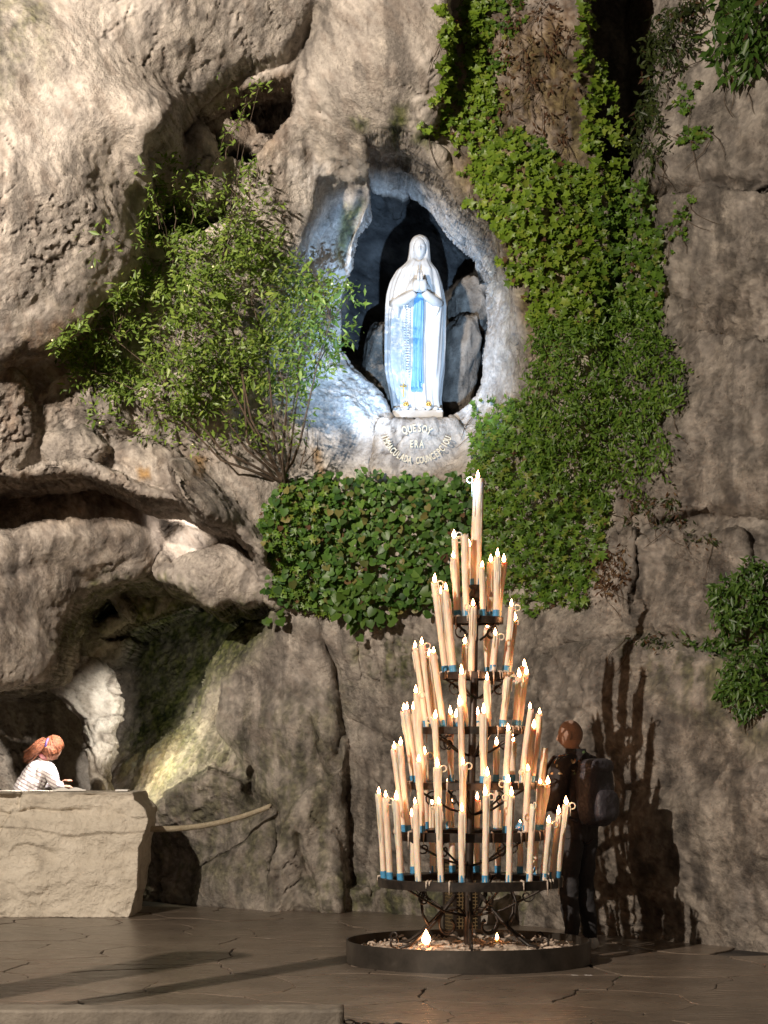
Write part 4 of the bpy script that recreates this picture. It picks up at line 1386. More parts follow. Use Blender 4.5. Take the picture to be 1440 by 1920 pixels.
for px, py, h, lab in ((799, 1772, 0.03, "short burning candle stub in the wax tray, left of the column"), (932, 1762, 0.035, "short burning candle stub in the wax tray, right of the column")):
    p = floor_at(px, py + 0)
    p = Vector((at(px, py, CS.y + (0.10 if px > 900 else -0.18)).x, CS.y + (0.10 if px > 900 else -0.18), 0.115))
    o = candle(p, p + Vector((0, 0, h)), 0.017, lab, "candle stubs in the tray", True, False, False)
    if px < 900:
        for ch in o.children:
            if ch.name.startswith("flame"): ch.scale = (2.4, 2.4, 1.8)

# ------------------------------------------------------------------ patterned metal box behind the stand
mat_brass = material("pierced_brass", rough=0.45, metal=0.7)
t = NT(mat_brass)
co = t.coords()
mp = t.n("ShaderNodeMapping")
mp.inputs["Scale"].default_value = (34, 34, 34)
t.l(co, mp.inputs["Vector"])
v1 = t.n("ShaderNodeTexVoronoi", Scale=1.0, _feature='DISTANCE_TO_EDGE')
v1.inputs["Randomness"].default_value = 0.25
t.l(mp.outputs[0], v1.inputs["Vector"])
f_ = t.ramp(v1.outputs["Distance"], [(0.10, (0.34, 0.25, 0.13)), (0.18, (0.03, 0.022, 0.015))])
t.base(f_)
t.nrm(t.bump(v1.outputs["Distance"], 0.6, 0.006))
bx = empty("pierced_metal_box", tuple(floor_at(866, 1745)), R(20))
tag(bx, "narrow pierced metal box standing on the floor behind the candle stand", "box")
m = MB()
m.box((0, 0, 0.29), (0.23, 0.23, 0.56))
b_ = m.build("body", mat_brass, bx, False)
b_.modifiers.new("bv", 'BEVEL').width = 0.008
for sx2 in (-1, 1):
    for sy2 in (-1, 1):
        m = MB()
        m.box((sx2 * 0.11, sy2 * 0.11, 0.29), (0.028, 0.028, 0.58))
        m.build("corner_post", mat_iron, bx, False)
m = MB()
m.box((0, 0, 0.588), (0.27, 0.27, 0.02))
m.build("lid", mat_iron, bx, False)

# ------------------------------------------------------------------ plants
def leaf_mat(name, stops, trans=0.35, rough=0.4):
    m = bpy.data.materials.new(name)
    m.use_nodes = True
    t = NT(m)
    oi = t.n("ShaderNodeObjectInfo")
    rnd = t.math('FRACT', t.math('ADD', t.attr("leaf_rnd"), oi.outputs["Random"]))
    c = t.ramp(rnd, stops)
    t.base(c)
    t.b.inputs["Roughness"].default_value = rough
    t.b.inputs["Specular IOR Level"].default_value = 0.35
    tr = t.n("ShaderNodeBsdfTranslucent")
    t.l(t.mix(1.0, c, (1.1, 1.25, 0.5), 'MULTIPLY'), tr.inputs["Color"])
    mx = t.n("ShaderNodeMixShader")
    mx.inputs[0].default_value = trans
    t.l(t.b.outputs[0], mx.inputs[1])
    t.l(tr.outputs[0], mx.inputs[2])
    t.l(mx.outputs[0], t.t.nodes["Material Output"].inputs["Surface"])
    return m


G = lambda *a: [(i / (len(a) - 1), c) for i, c in enumerate(a)]
mat_ivy = leaf_mat("ivy_leaf", G((0.043, 0.090, 0.016), (0.079, 0.158, 0.021), (0.122, 0.224, 0.026), (0.086, 0.172, 0.023), (0.179, 0.284, 0.036), (0.064, 0.128, 0.019), (0.229, 0.254, 0.046)))
mat_ivy2 = leaf_mat("ivy_leaf_bright", G((0.098, 0.169, 0.018), (0.156, 0.247, 0.023), (0.208, 0.312, 0.031), (0.117, 0.195, 0.023), (0.260, 0.325, 0.046), (0.143, 0.234, 0.023), (0.072, 0.130, 0.019)))
mat_hedge = leaf_mat("hedge_ivy_leaf", G((0.031, 0.078, 0.021), (0.061, 0.138, 0.028), (0.095, 0.199, 0.034), (0.052, 0.121, 0.024), (0.147, 0.259, 0.048), (0.044, 0.095, 0.024), (0.241, 0.207, 0.069)))
mat_shrub = leaf_mat("shrub_leaf", G((0.084, 0.139, 0.027), (0.139, 0.214, 0.037), (0.186, 0.270, 0.048), (0.111, 0.177, 0.033), (0.279, 0.354, 0.074), (0.159, 0.233, 0.041), (0.084, 0.131, 0.027)))
mat_jasmine = leaf_mat("jasmine_leaf", G((0.056, 0.117, 0.019), (0.097, 0.186, 0.024), (0.145, 0.255, 0.032), (0.073, 0.146, 0.020), (0.194, 0.294, 0.047), (0.049, 0.099, 0.016)))
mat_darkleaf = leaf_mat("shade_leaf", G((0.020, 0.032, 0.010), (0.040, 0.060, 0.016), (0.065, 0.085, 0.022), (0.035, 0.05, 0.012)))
mat_fern = leaf_mat("fern_leaf", G((0.030, 0.075, 0.014), (0.060, 0.125, 0.020), (0.095, 0.17, 0.028), (0.045, 0.095, 0.016)))
mat_dead = leaf_mat("dry_leaf", G((0.060, 0.027, 0.012), (0.102, 0.051, 0.021), (0.048, 0.021, 0.010), (0.132, 0.078, 0.030)), 0.15, 0.8)
mat_twig = noisy_mat("twig_bark", [(0.3, (0.045, 0.030, 0.020)), (0.7, (0.12, 0.085, 0.055))], 20, 0.85, 0.4, 0.004, 80)

# leaf outlines: x across, y towards the tip, z up from the blade
def fan(outline, cz=0.10):
    V = [(0, 0.42, -cz)] + [(x, y, z) for x, y, z in outline]
    n = len(outline)
    return np.array(V, dtype=np.float32), np.array([(0, 1 + i, 1 + (i + 1) % n) for i in range(n)])


IVY = fan([(0, 0, 0), (0.42, -0.12, 0.06), (0.30, 0.28, 0), (0.55, 0.52, 0.05), (0.22, 0.62, 0), (0, 1.0, 0.04), (-0.22, 0.62, 0), (-0.55, 0.52, 0.05), (-0.30, 0.28, 0), (-0.42, -0.12, 0.06)])
STAR = fan([(0, 0, 0), (0.50, 0.02, 0.05), (0.17, 0.30, 0), (0.62, 0.62, 0.06), (0.14, 0.58, 0), (0, 1.1, 0.05), (-0.14, 0.58, 0), (-0.62, 0.62, 0.06), (-0.17, 0.30, 0), (-0.50, 0.02, 0.05)], 0.06)
HEART = fan([(0, 0.05, 0), (0.30, -0.08, 0.05), (0.50, 0.20, 0.06), (0.42, 0.55, 0.04), (0, 1.0, -0.04), (-0.42, 0.55, 0.04), (-0.50, 0.20, 0.06), (-0.30, -0.08, 0.05)], 0.05)
LANCE = (np.array([(0, 0, 0), (0.17, 0.42, 0.04), (0, 1, -0.05), (-0.17, 0.42, 0.04), (0, 0.45, -0.03)], dtype=np.float32), np.array([(0, 1, 4), (1, 2, 4), (2, 3, 4), (3, 0, 4)]))


def leaf_frames(N, r, tilt=0.5, droop=0.7):
    """for outward normals N give side, tip and blade-normal vectors"""
    n = len(N)
    bn = N + tilt * r.normal(size=(n, 3)) + np.array([0, -0.15, 0.25])
    bn /= np.linalg.norm(bn, axis=1)[:, None]
    tip = np.array([0, 0, -droop]) + 0.75 * r.normal(size=(n, 3))
    tip -= bn * (tip * bn).sum(1)[:, None]
    tip /= np.linalg.norm(tip, axis=1)[:, None] + 1e-9
    sd = np.cross(tip, bn)
    return sd, tip, bn


def leaves_mesh(name, shape, P, S, fr, r):
    V0, F0 = shape
    sd, tip, bn = fr
    n, k = len(P), len(V0)
    V = P[:, None, :] + S[:, None, None] * (V0[None, :, 0:1] * sd[:, None] + V0[None, :, 1:2] * tip[:, None] + V0[None, :, 2:3] * bn[:, None])
    F = (F0[None] + (np.arange(n) * k)[:, None, None]).reshape(-1, 3)
    me = np_mesh(name, V.reshape(-1, 3), F)
    a = me.attributes.new("leaf_rnd", 'FLOAT', 'FACE')
    a.data.foreach_set("value", np.repeat(r.random(n).astype(np.float32), len(F0)))
    return me


_single = {}


def leaf_object(shape_key, shape, mat, P, S, fr, i, parent, name="leaf"):
    key = (shape_key, mat.name)
    if key not in _single:
        me = np_mesh(shape_key, shape[0], shape[1])
        me.materials.append(mat)
        a = me.attributes.new("leaf_rnd", 'FLOAT', 'FACE')
        _single[key] = me
    o = bpy.data.objects.new(name, _single[key])
    col.objects.link(o)
    o.parent = parent
    M = Matrix(((fr[0][i][0], fr[1][i][0], fr[2][i][0], P[i][0]), (fr[0][i][1], fr[1][i][1], fr[2][i][1], P[i][1]), (fr[0][i][2], fr[1][i][2], fr[2][i][2], P[i][2]), (0, 0, 0, 1)))
    o.matrix_local = M @ Matrix.Scale(float(S[i]), 4)
    return o


def in_polys(polys, n, r):
    """n random picture positions inside the outlines, with the distance to the rim"""
    out = []
    areas = []
    for p in polys:
        a = np.array(p, dtype=float)
        areas.append(abs(0.5 * np.sum(a[:, 0] * np.roll(a[:, 1], -1) - np.roll(a[:, 0], -1) * a[:, 1])))
    for p, ar in zip(polys, areas):
        a = np.array(p, dtype=float)
        want = max(4, int(n * ar / sum(areas)))
        got = 0
        while got < want:
            q = r.uniform(a.min(0) - 14, a.max(0) + 14, size=(want * 3, 2))
            d = poly_sd(q[:, 0], q[:, 1], p)
            # ragged rim
            rag = 16 * perlin(np.stack([q[:, 0] / 26, q[:, 1] / 26, q[:, 0] * 0 + 3], 1)) + 8 * perlin(np.stack([q[:, 0] / 9, q[:, 1] / 9, q[:, 0] * 0 + 8], 1))
            m = d + rag > 0
            q, d = q[m][:want - got], d[m][:want - got]
            out.append(np.concatenate([q, np.clip(d, 0, 999)[:, None]], 1))
            got += len(q)
    return np.concatenate(out)


def plant(name, label, cat, polys, n, shape_key, shape, mat, size, thick=0.12, seed=1, singles=0, clump=0.0, group=None, stems=0, tilt=0.5, inset=0.0, dead=0, dome=70, gaps=0.0):
    r = np.random.default_rng(seed)
    Q = in_polys(polys, n, r)
    if gaps:
        g = fbm(np.stack([Q[:, 0] / 34, Q[:, 1] / 34, Q[:, 0] * 0 + seed], 1), 3)
        Q = Q[g > gaps]
    if shape_key == "lance_leaf" and len(Q) > 400:
        cen = Q[r.choice(len(Q), len(Q) // 14, replace=False)]
        Q2 = cen[r.integers(0, len(cen), len(Q))].copy()
        Q2[:, :2] += r.normal(0, 8, (len(Q), 2))
        Q = np.where((r.random(len(Q)) < 0.6)[:, None], Q2, Q)
    P, N = [], []
    for px, py, d in Q:
        p, nn = hit(px, py)
        if p is None: continue
        if px > 1080 and py < 760 and p.y > 19.5: p = Vector(at(px, py, 18.95)); nn = Vector((-0.3, -0.95, 0))
        if p.y > 21.4: p = Vector(at(px, py, 19.4)); nn = Vector((0, -1, 0))
        o = (nn * 0.5 + Vector((-0.25, -0.75, 0.1))).normalized()
        dm = min(1.0, (d + 8) / dome)
        lump = 0.5 + 0.5 * math.sin(px * 0.045 + seed) * math.sin(py * 0.05 + 1.3 * seed)
        T = thick * (0.35 + 0.65 * dm) * (1 - clump + clump * lump)
        u = 1 - 0.75 * r.random() ** 1.6
        p = p + o * (inset + T * u)
        P.append(p[:])
        N.append(o[:])
    P, N = np.array(P), np.array(N)
    root = empty(name, P.mean(0) * [1, 1, 0] + [0, 0, P[:, 2].min()])
    tag(root, label, cat, group)
    org = np.array(root.location)
    P -= org
    S = size * np.clip(np.exp(r.normal(0, 0.34, len(P))), 0.45, 1.45)
    fr = leaf_frames(N, r, tilt)
    idx = np.arange(len(P))
    if singles:
        order = np.argsort(-S)[:singles]
        for i in order: leaf_object(shape_key, shape, mat, P, S, fr, i, root)
        idx = np.setdiff1d(idx, order)
    if dead:
        dd = r.choice(idx, min(dead, len(idx) // 3), replace=False)
        idx = np.setdiff1d(idx, dd)
        me = leaves_mesh("dry_leaves", shape, P[dd], S[dd] * 0.9, [f[dd] for f in fr], r)
        tag(link_mesh("dry_leaves", me, mat_dead, root, False), kind="stuff")
    me = leaves_mesh("foliage", shape, P[idx], S[idx], [f[idx] for f in fr], r)
    tag(link_mesh("foliage", me, mat, root, False), kind="stuff")
    if stems:
        mb = MB()
        for k in range(stems):
            i = r.integers(len(P))
            p = Vector(P[i])
            pts = [p]
            dv = Vector((r.normal() * 0.4, 0.1, -1)).normalized()
            for j in range(5):
                dv = (dv + Vector((r.normal() * 0.3, r.normal() * 0.12, 0))).normalized()
                p = p + dv * 0.07
                wp = p + Vector(org)
                h_, n_, _, _ = bvh.ray_cast(Vector((wp.x, 14, wp.z)), Vector((0, 1, 0)))
                if h_ is not None and h_.y < 21: p.y = h_.y - org[1] - 0.03
                pts.append(p.copy())
            mb.tube(pts, [0.003, 0.004, 0.004, 0.0035, 0.003, 0.002], 4, cap=False)
        tag(mb.build("stems", mat_twig, root), kind="stuff")
    return root


# --- ivy band under the statue
plant("ivy_band", "thick band of dark green ivy hanging below the statue niche", "ivy",
      [[(500, 960), (520, 915), (560, 905), (640, 900), (720, 893), (820, 897), (905, 900), (915, 1000), (905, 1100), (850, 1120), (800, 1145), (740, 1165), (690, 1180), (650, 1150), (620, 1150), (590, 1130), (540, 1140), (505, 1110), (520, 1050), (488, 1005)]],
      2300, "heart_leaf", HEART, mat_hedge, 0.062, 0.34, 3, 300, 0.25, None, 0, 0.42, 0.02, 40, 45)
plant("star_ivy", "star-leaved lighter ivy over the left end of the ivy band", "ivy",
      [[(486, 1000), (500, 955), (530, 925), (600, 905), (640, 915), (650, 1000), (640, 1100), (620, 1150), (560, 1140), (520, 1100), (515, 1050)]],
      950, "star_leaf", STAR, mat_ivy, 0.052, 0.36, 4, 200, 0.3, None, 0, 0.45, 0.03, 40, 45)
plant("hanging_ivy", "large bright ivy leaves trailing from the lower edge of the ivy band", "ivy",
      [[(630, 1090), (700, 1080), (760, 1090), (745, 1160), (700, 1190), (665, 1170), (640, 1140)], [(780, 1110), (830, 1100), (860, 1130), (820, 1150)], [(515, 1155), (535, 1150), (532, 1180), (518, 1178)]],
      150, "heart_leaf", HEART, mat_fern, 0.085, 0.30, 5, 120, 0.2, None, 0, 0.35, 0.05, 0, 30)
# --- ivy strands at the top
plant("ivy_strand", "narrow bright ivy strand hanging from the top edge, left one of two", "ivy",
      [[(830, 20), (852, 25), (858, 100), (855, 185), (820, 185), (828, 110)]], 190, "ivy_leaf", IVY, mat_ivy2, 0.060, 0.10, 6, 150, 0.2, "ivy strands at the top", 3, 0.45, 0.0, 3, 20)
plant("ivy_strand", "bright ivy strand hanging from the top edge, right one of two", "ivy",
      [[(868, -20), (908, -20), (914, 60), (910, 130), (925, 200), (880, 215), (872, 140), (876, 60)]], 330, "ivy_leaf", IVY, mat_ivy2, 0.062, 0.12, 7, 200, 0.2, "ivy strands at the top", 3, 0.45, 0.0, 6, 25)
plant("ivy_patch", "mixed bright and reddish ivy on the brow right above the niche", "ivy",
      [[(815, 170), (920, 170), (950, 260), (900, 320), (870, 300), (840, 260), (785, 240)], [(855, 290), (905, 300), (915, 380), (880, 385)]],
      560, "ivy_leaf", IVY, mat_ivy2, 0.050, 0.12, 8, 250, 0.3, None, 6, 0.5, 0.0, 60, 40, -0.15)
plant("trailing_stems", "curtain of dry brown stems and dead leaves on the upper buttress", "dry vine",
      [[(930, -20), (1085, -20), (1095, 120), (1080, 280), (990, 300), (950, 240), (930, 120)]], 650, "lance_leaf", LANCE, mat_dead, 0.055, 0.08, 9, 0, 0.3, None, 40, 0.6, 0.0, 0, 40, -0.1)
plant("green_sprigs", "scattered dark green sprigs among the dry vines on the upper buttress", "ivy",
      [[(915, 0), (990, -20), (960, 100), (940, 230), (1020, 260), (1100, 330), (1080, 340), (960, 300), (900, 240)]], 900, "ivy_leaf", IVY, mat_ivy, 0.045, 0.08, 10, 120, 0.3, None, 0, 0.5, 0.0, 20, 40, -0.05)
# --- main curtain
plant("ivy_curtain", "broad curtain of bright ivy right of the niche", "ivy",
      [[(895, 340), (905, 290), (960, 250), (1010, 275), (1050, 310), (1110, 330), (1130, 400), (1140, 520), (1120, 640), (1060, 640), (1000, 620), (990, 540), (950, 520), (945, 440), (905, 400)]],
      2000, "ivy_leaf", IVY, mat_ivy2, 0.060, 0.22, 11, 300, 0.45, None, 8, 0.48, 0.0, 40, 60, -0.42)
plant("climbing_jasmine", "dense dark small-leaved climber bulging at mid height on the right cliff", "climber",
      [[(1000, 600), (1080, 600), (1150, 560), (1230, 560), (1245, 640), (1292, 690), (1285, 740), (1250, 790), (1252, 860), (1210, 930), (1140, 950), (1040, 900), (990, 860), (985, 740), (1010, 680)]],
      8500, "lance_leaf", LANCE, mat_jasmine, 0.056, 0.40, 12, 0, 0.5, None, 14, 0.7, 0.0, 60, 70, -0.5)
plant("ivy_mantle", "lower mantle of star-leaved ivy beside the tall top candle", "ivy",
      [[(905, 800), (960, 750), (1010, 760), (1040, 880), (1110, 920), (1150, 950), (1140, 1040), (1110, 1090), (1100, 1150), (1050, 1130), (1000, 1150), (950, 1120), (900, 1080), (890, 980), (880, 880)]],
      2600, "star_leaf", STAR, mat_ivy, 0.058, 0.28, 13, 300, 0.4, None, 8, 0.45, 0.0, 50, 55, -0.6)
plant("ivy_edge", "ivy on the right edge of the curtain under the dark crevice", "ivy",
      [[(1110, 330), (1215, 345), (1245, 420), (1252, 560), (1225, 600), (1120, 640), (1110, 450)]],
      1300, "ivy_leaf", IVY, mat_ivy, 0.055, 0.20, 14, 200, 0.4, None, 6, 0.5, 0.0, 20, 50, -0.35)
plant("crevice_ivy", "bright ivy trail along the left rim of the dark crevice", "ivy",
      [[(1080, -10), (1104, -10), (1108, 90), (1150, 160), (1172, 240), (1172, 380), (1115, 380), (1098, 240), (1086, 120)]],
      520, "ivy_leaf", IVY, mat_ivy2, 0.062, 0.16, 15, 220, 0.3, None, 6, 0.45, 0.0, 10, 30, -0.25)
plant("crevice_creeper", "dark creeper hanging on the right side of the crevice", "creeper",
      [[(1215, 40), (1340, -20), (1310, 90), (1255, 190), (1225, 320), (1190, 330), (1180, 280), (1205, 160)]],
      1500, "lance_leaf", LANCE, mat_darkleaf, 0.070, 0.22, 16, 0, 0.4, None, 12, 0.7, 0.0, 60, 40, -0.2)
plant("corner_bush", "leafy bush overhanging the top right corner", "bush",
      [[(1330, 60), (1350, 10), (1400, -20), (1460, -20), (1460, 120), (1430, 140), (1400, 165), (1350, 160)]],
      750, "lance_leaf", LANCE, mat_fern, 0.110, 0.30, 17, 120, 0.3, None, 8, 0.7, 0.0, 10, 40, -0.3)
plant("creeper_sprig", "small green sprig on the right cliff below the corner bush", "creeper",
      [[(1268, 245), (1315, 240), (1332, 260), (1300, 278), (1270, 270)], [(1270, 170), (1310, 160), (1300, 200), (1275, 220)]], 150, "ivy_leaf", IVY, mat_ivy, 0.046, 0.06, 18, 80, 0.2, None, 4, 0.5, 0.0, 10, 20, -0.2)
plant("creeper_sprig", "thin brownish sprig trailing down the right cliff beside the curtain", "creeper",
      [[(1262, 360), (1300, 370), (1312, 430), (1290, 450), (1262, 445)], [(1250, 440), (1275, 430), (1262, 480)]], 110, "ivy_leaf", IVY, mat_ivy, 0.040, 0.05, 19, 60, 0.2, None, 6, 0.5, 0.0, 40, 20, -0.1)
plant("fern_clump", "bright fern clump at the right edge, upper of two", "fern",
      [[(1338, 1115), (1385, 1065), (1460, 1035), (1460, 1190), (1400, 1180), (1370, 1200), (1345, 1160)]], 1100, "lance_leaf", LANCE, mat_fern, 0.065, 0.22, 20, 100, 0.3, "fern clumps on the right cliff", 6, 0.6, 0.0, 0, 35, -0.45)
plant("fern_clump", "bright fern clump at the right edge, lower of two", "fern",
      [[(1360, 1240), (1400, 1215), (1460, 1190), (1460, 1325), (1400, 1335), (1360, 1320)], [(1300, 1200), (1340, 1195), (1370, 1215), (1330, 1225)]], 1200, "lance_leaf", LANCE, mat_fern, 0.060, 0.20, 21, 100, 0.3, "fern clumps on the right cliff", 4, 0.6, 0.0, 0, 35, -0.45)
plant("moss_tufts", "brownish tufts of growth in the crack of the right cliff", "tuft",
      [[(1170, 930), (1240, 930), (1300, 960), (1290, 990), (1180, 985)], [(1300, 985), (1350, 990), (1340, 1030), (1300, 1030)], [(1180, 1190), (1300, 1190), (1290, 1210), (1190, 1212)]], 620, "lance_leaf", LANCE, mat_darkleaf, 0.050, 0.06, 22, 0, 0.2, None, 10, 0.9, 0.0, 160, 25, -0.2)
plant("red_creeper", "dry reddish creeper under the right end of the ivy mantle", "creeper",
      [[(1120, 1050), (1165, 1020), (1180, 1090), (1150, 1120), (1120, 1130)]], 220, "lance_leaf", LANCE, mat_dead, 0.050, 0.06, 23, 0, 0.2, None, 8, 0.8, 0.0, 0, 25)
plant("niche_sprig", "thin sprig growing over the lower right lip of the niche", "creeper",
      [[(885, 760), (915, 735), (935, 760), (930, 830), (905, 860), (880, 880), (870, 860), (900, 810)]], 150, "ivy_leaf", IVY, mat_ivy, 0.045, 0.10, 24, 80, 0.2, None, 6, 0.6, 0.0, 10, 20, -0.2)

# --- the shrub, left of the niche: branches first, leaves along them
rs = np.random.default_rng(31)
base = hit(535, 905)[0] + Vector((0, -0.05, 0))
sh = empty("flowering_shrub", tuple(base))
tag(sh, "wide fine-leaved green shrub on the ledge left of the niche", "shrub")
tips = []
DENSE = [(145, 600), (200, 560), (262, 510), (262, 420), (300, 370), (350, 380), (430, 400), (520, 440), (565, 500), (640, 520), (672, 535), (660, 610), (640, 680), (600, 720), (520, 740), (450, 720), (400, 770), (330, 790), (230, 740), (180, 720), (100, 650)]
mbr = MB()
mains = [(560, 640), (470, 560), (380, 600), (300, 640), (220, 640), (620, 600), (420, 480), (320, 500), (520, 680), (180, 700)]
skel = []
for k, (px, py) in enumerate(mains):
    tgt = at(px, py, 19.15 + 0.35 * rs.random()) - base
    mid1 = tgt * 0.35 + Vector((rs.normal() * 0.08, -0.25, -0.18))
    mid2 = tgt * 0.7 + Vector((rs.normal() * 0.08, -0.12, 0.02))
    pts = [Vector((0, 0, 0)) + Vector((rs.normal() * 0.04, 0, 0)), mid1 * 0.5, mid1, mid2, tgt]
    mbr.tube(pts, [0.016, 0.014, 0.011, 0.007, 0.004], 6, cap=False)
    skel += [mid2, tgt, mid1]
r = np.random.default_rng(32)
Q = in_polys([DENSE], 12500, r)
extra = in_polys([[(262, 300), (330, 280), (400, 330), (470, 300), (510, 330), (530, 430), (430, 410), (270, 410)], [(95, 640), (160, 610), (200, 720), (240, 800), (170, 800), (120, 720)], [(260, 760), (440, 740), (500, 830), (420, 850), (300, 830), (230, 820)], [(430, 720), (600, 720), (580, 800), (540, 860), (470, 840)]], 1400, r)
extra2 = in_polys([[(400, 140), (520, 140), (520, 190), (430, 210)], [(150, 420), (230, 400), (220, 470), (160, 510)]], 60, r)
g = fbm(np.stack([Q[:, 0] / 55, Q[:, 1] / 55, Q[:, 0] * 0 + 5], 1), 3)
Q = Q[g > -0.36]
cen = Q[r.choice(len(Q), 620, replace=False)]
Q2 = cen[r.integers(0, len(cen), len(Q))].copy()
Q2[:, :2] += r.normal(0, 10, (len(Q), 2))
msk_ = r.random(len(Q)) < 0.72
Q = np.where(msk_[:, None], Q2, Q)
Q = np.concatenate([Q, extra, extra2])
P, N = [], []
for px, py, d in Q:
    lump = fbm(np.array([[px / 60, py / 60, 2.0]]), 2)[0]
    dm = min(1, (d + 10) / 110)
    hp, hn = hit(px, py)
    yb = min(hp.y if hp is not None else 19.6, 19.95)
    front = yb - 0.15 - (0.85 * dm) * (0.75 + 0.45 * lump)
    y = front + (yb - front) * r.random() ** 1.8
    P.append(at(px, py, y)[:])
    N.append((0.3 * r.normal() - 0.3, -0.8, 0.35 + 0.3 * r.normal()))
P, N = np.array(P) - np.array(base), np.array(N)
S = 0.060 * np.exp(r.normal(0, 0.33, len(P)))
fr = leaf_frames(N, r, 0.75, 0.15)
me = leaves_mesh("foliage", LANCE, P, S, fr, r)
tag(link_mesh("foliage", me, mat_shrub, sh, False), kind="stuff")
# twigs that carry them
for i in r.choice(len(P), 240, replace=False):
    p = Vector(P[i])
    q = min(skel, key=lambda s_: (s_ - p).length)
    mbr.tube([q, (p + q) / 2 + Vector((0, 0, 0.05)) + Vector(r.normal(0, 0.03, 3)), p], [0.004, 0.003, 0.002], 4, cap=False)
for k in range(14):
    p0_ = base + Vector((r.uniform(-0.8, 0.2), -0.05, r.uniform(0, 0.3)))
    a_ = Vector((r.normal() * 0.25 - 0.15, -0.08, 0.55)) * r.uniform(0.5, 1.3)
    h_ = p0_ - base
    mbr.tube([h_, h_ + a_ * 0.5 + Vector((r.normal() * 0.05, 0, 0)), h_ + a_], [0.006, 0.005, 0.002], 4, cap=False)
tag(mbr.build("branches", mat_twig, sh), kind="stuff")
# small pale blossoms
mbf = MB()
for i in r.choice(len(P), 40, replace=False):
    mbf.ball(tuple(P[i] + np.array([0, -0.02, 0])), 0.011, 6, 4)
tag(mbf.build("blossoms", material("pale_blossom", (0.75, 0.70, 0.40), 0.6), sh), kind="stuff")
# long thin shoots that climb into the hollow
sht = empty("climbing_shoots", tuple(at(320, 420, 19.1)))
tag(sht, "long thin leafy shoots climbing into the hollow above the shrub", "creeper")
o0 = Vector(sht.location)
mbs = MB()
Pl = []
for line in ([(330, 470), (325, 380), (345, 300), (350, 240)], [(360, 420), (365, 330), (372, 250)], [(300, 430), (290, 350), (300, 300)], [(420, 300), (445, 230), (470, 180), (500, 150)], [(400, 330), (420, 260), (455, 215)], [(270, 350), (330, 345), (400, 330), (470, 380)], [(470, 380), (465, 320), (480, 300)]):
    pts = [at(a, b, 18.95 + 0.1 * k) - o0 for k, (a, b) in enumerate(line)]
    cur = []
    for k in range(len(pts) - 1):
        for u in np.linspace(0, 1, 6, endpoint=False): cur.append(pts[k].lerp(pts[k + 1], float(u)) + Vector((r.normal() * 0.012, 0, r.normal() * 0.012)))
    cur.append(pts[-1])
    mbs.tube(cur, 0.0045, 4, cap=False)
    for c_ in cur[2:]:
        for q in range(3): Pl.append((c_ + Vector(r.normal(0, 0.02, 3)))[:])
tag(mbs.build("stems", mat_twig, sht), kind="stuff")
Pl = np.array(Pl)
N = np.tile(np.array([[-0.3, -0.8, 0.3]]), (len(Pl), 1))
fr = leaf_frames(N, r, 0.6, 0.2)
tag(link_mesh("foliage", leaves_mesh("foliage", LANCE, Pl, 0.06 * np.exp(r.normal(0, 0.25, len(Pl))), fr, r), mat_shrub, sht, False), kind="stuff")

# ------------------------------------------------------------------ the statue in the niche
ST_Y = 21.15
sp_base = at(786, 789, ST_Y)
mat_marble = noisy_mat("white_marble", [(0.3, (0.40, 0.395, 0.385)), (0.6, (0.50, 0.495, 0.485)), (0.9, (0.56, 0.555, 0.55))], 6, 0.42, 0.15, 0.003, 40)
mat_warm_lit = noisy_mat("warm_lit_marble", [(0.3, (0.70, 0.60, 0.48)), (0.7, (0.80, 0.72, 0.60))], 6, 0.45, 0.15, 0.003, 40)  # warmer copy of the marble, with warm light in its colour
mat_sash = noisy_mat("blue_paint", [(0.3, (0.09, 0.25, 0.46)), (0.7, (0.15, 0.35, 0.56))], 8, 0.4, 0.1, 0.003, 40)
mat_gold = noisy_mat("gold_leaf", [(0.3, (0.50, 0.30, 0.07)), (0.7, (0.75, 0.52, 0.16))], 20, 0.35, 0.3, 0.003, 60, 0.8)
statue = empty("statue", tuple(sp_base))
tag(statue, "white statue of a veiled praying woman with blue sash in the niche", "statue")

OUT = [  # z, left, right
    (0.078, -0.262, 0.224), (0.15, -0.270, 0.214), (0.23, -0.279, 0.210), (0.406, -0.311, 0.226), (0.524, -0.330, 0.245), (0.76, -0.336, 0.258), (0.995, -0.335, 0.260), (1.17, -0.329, 0.268),
    (1.29, -0.316, 0.251), (1.41, -0.283, 0.228), (1.525, -0.222, 0.190), (1.575, -0.165, 0.150), (1.62, -0.120, 0.120), (1.68, -0.106, 0.116), (1.726, -0.100, 0.113), (1.82, -0.091, 0.108), (1.87, -0.064, 0.084), (1.895, -0.030, 0.050), (1.903, -0.004, 0.020)]
zs = np.array([o[0] for o in OUT])
NZs, NA = 190, 200
zz = np.linspace(0.078, 1.903, NZs)
lft, rgt = np.interp(zz, zs, [o[1] for o in OUT]), np.interp(zz, zs, [o[2] for o in OUT])
# soften the outline
for _ in range(3):
    lft[1:-1] = 0.25 * lft[:-2] + 0.5 * lft[1:-1] + 0.25 * lft[2:]
    rgt[1:-1] = 0.25 * rgt[:-2] + 0.5 * rgt[1:-1] + 0.25 * rgt[2:]
cx_, hw = (lft + rgt) / 2, (rgt - lft) / 2
hd = hw * np.interp(zz, [0, 1.0, 1.3, 1.5, 1.6, 1.7, 1.9], [0.80, 0.72, 0.72, 0.80, 1.05, 1.12, 1.15])
th = np.linspace(0, 2 * np.pi, NA, endpoint=False)  # 0 = right, pi = left, 3pi/2 = front (-y)
Tg, Zg = np.meshgrid(th, zz)
CX, HW, HD = cx_[:, None], hw[:, None], hd[:, None]
fa = (Tg - 1.5 * np.pi + np.pi) % (2 * np.pi) - np.pi      # angle from the front
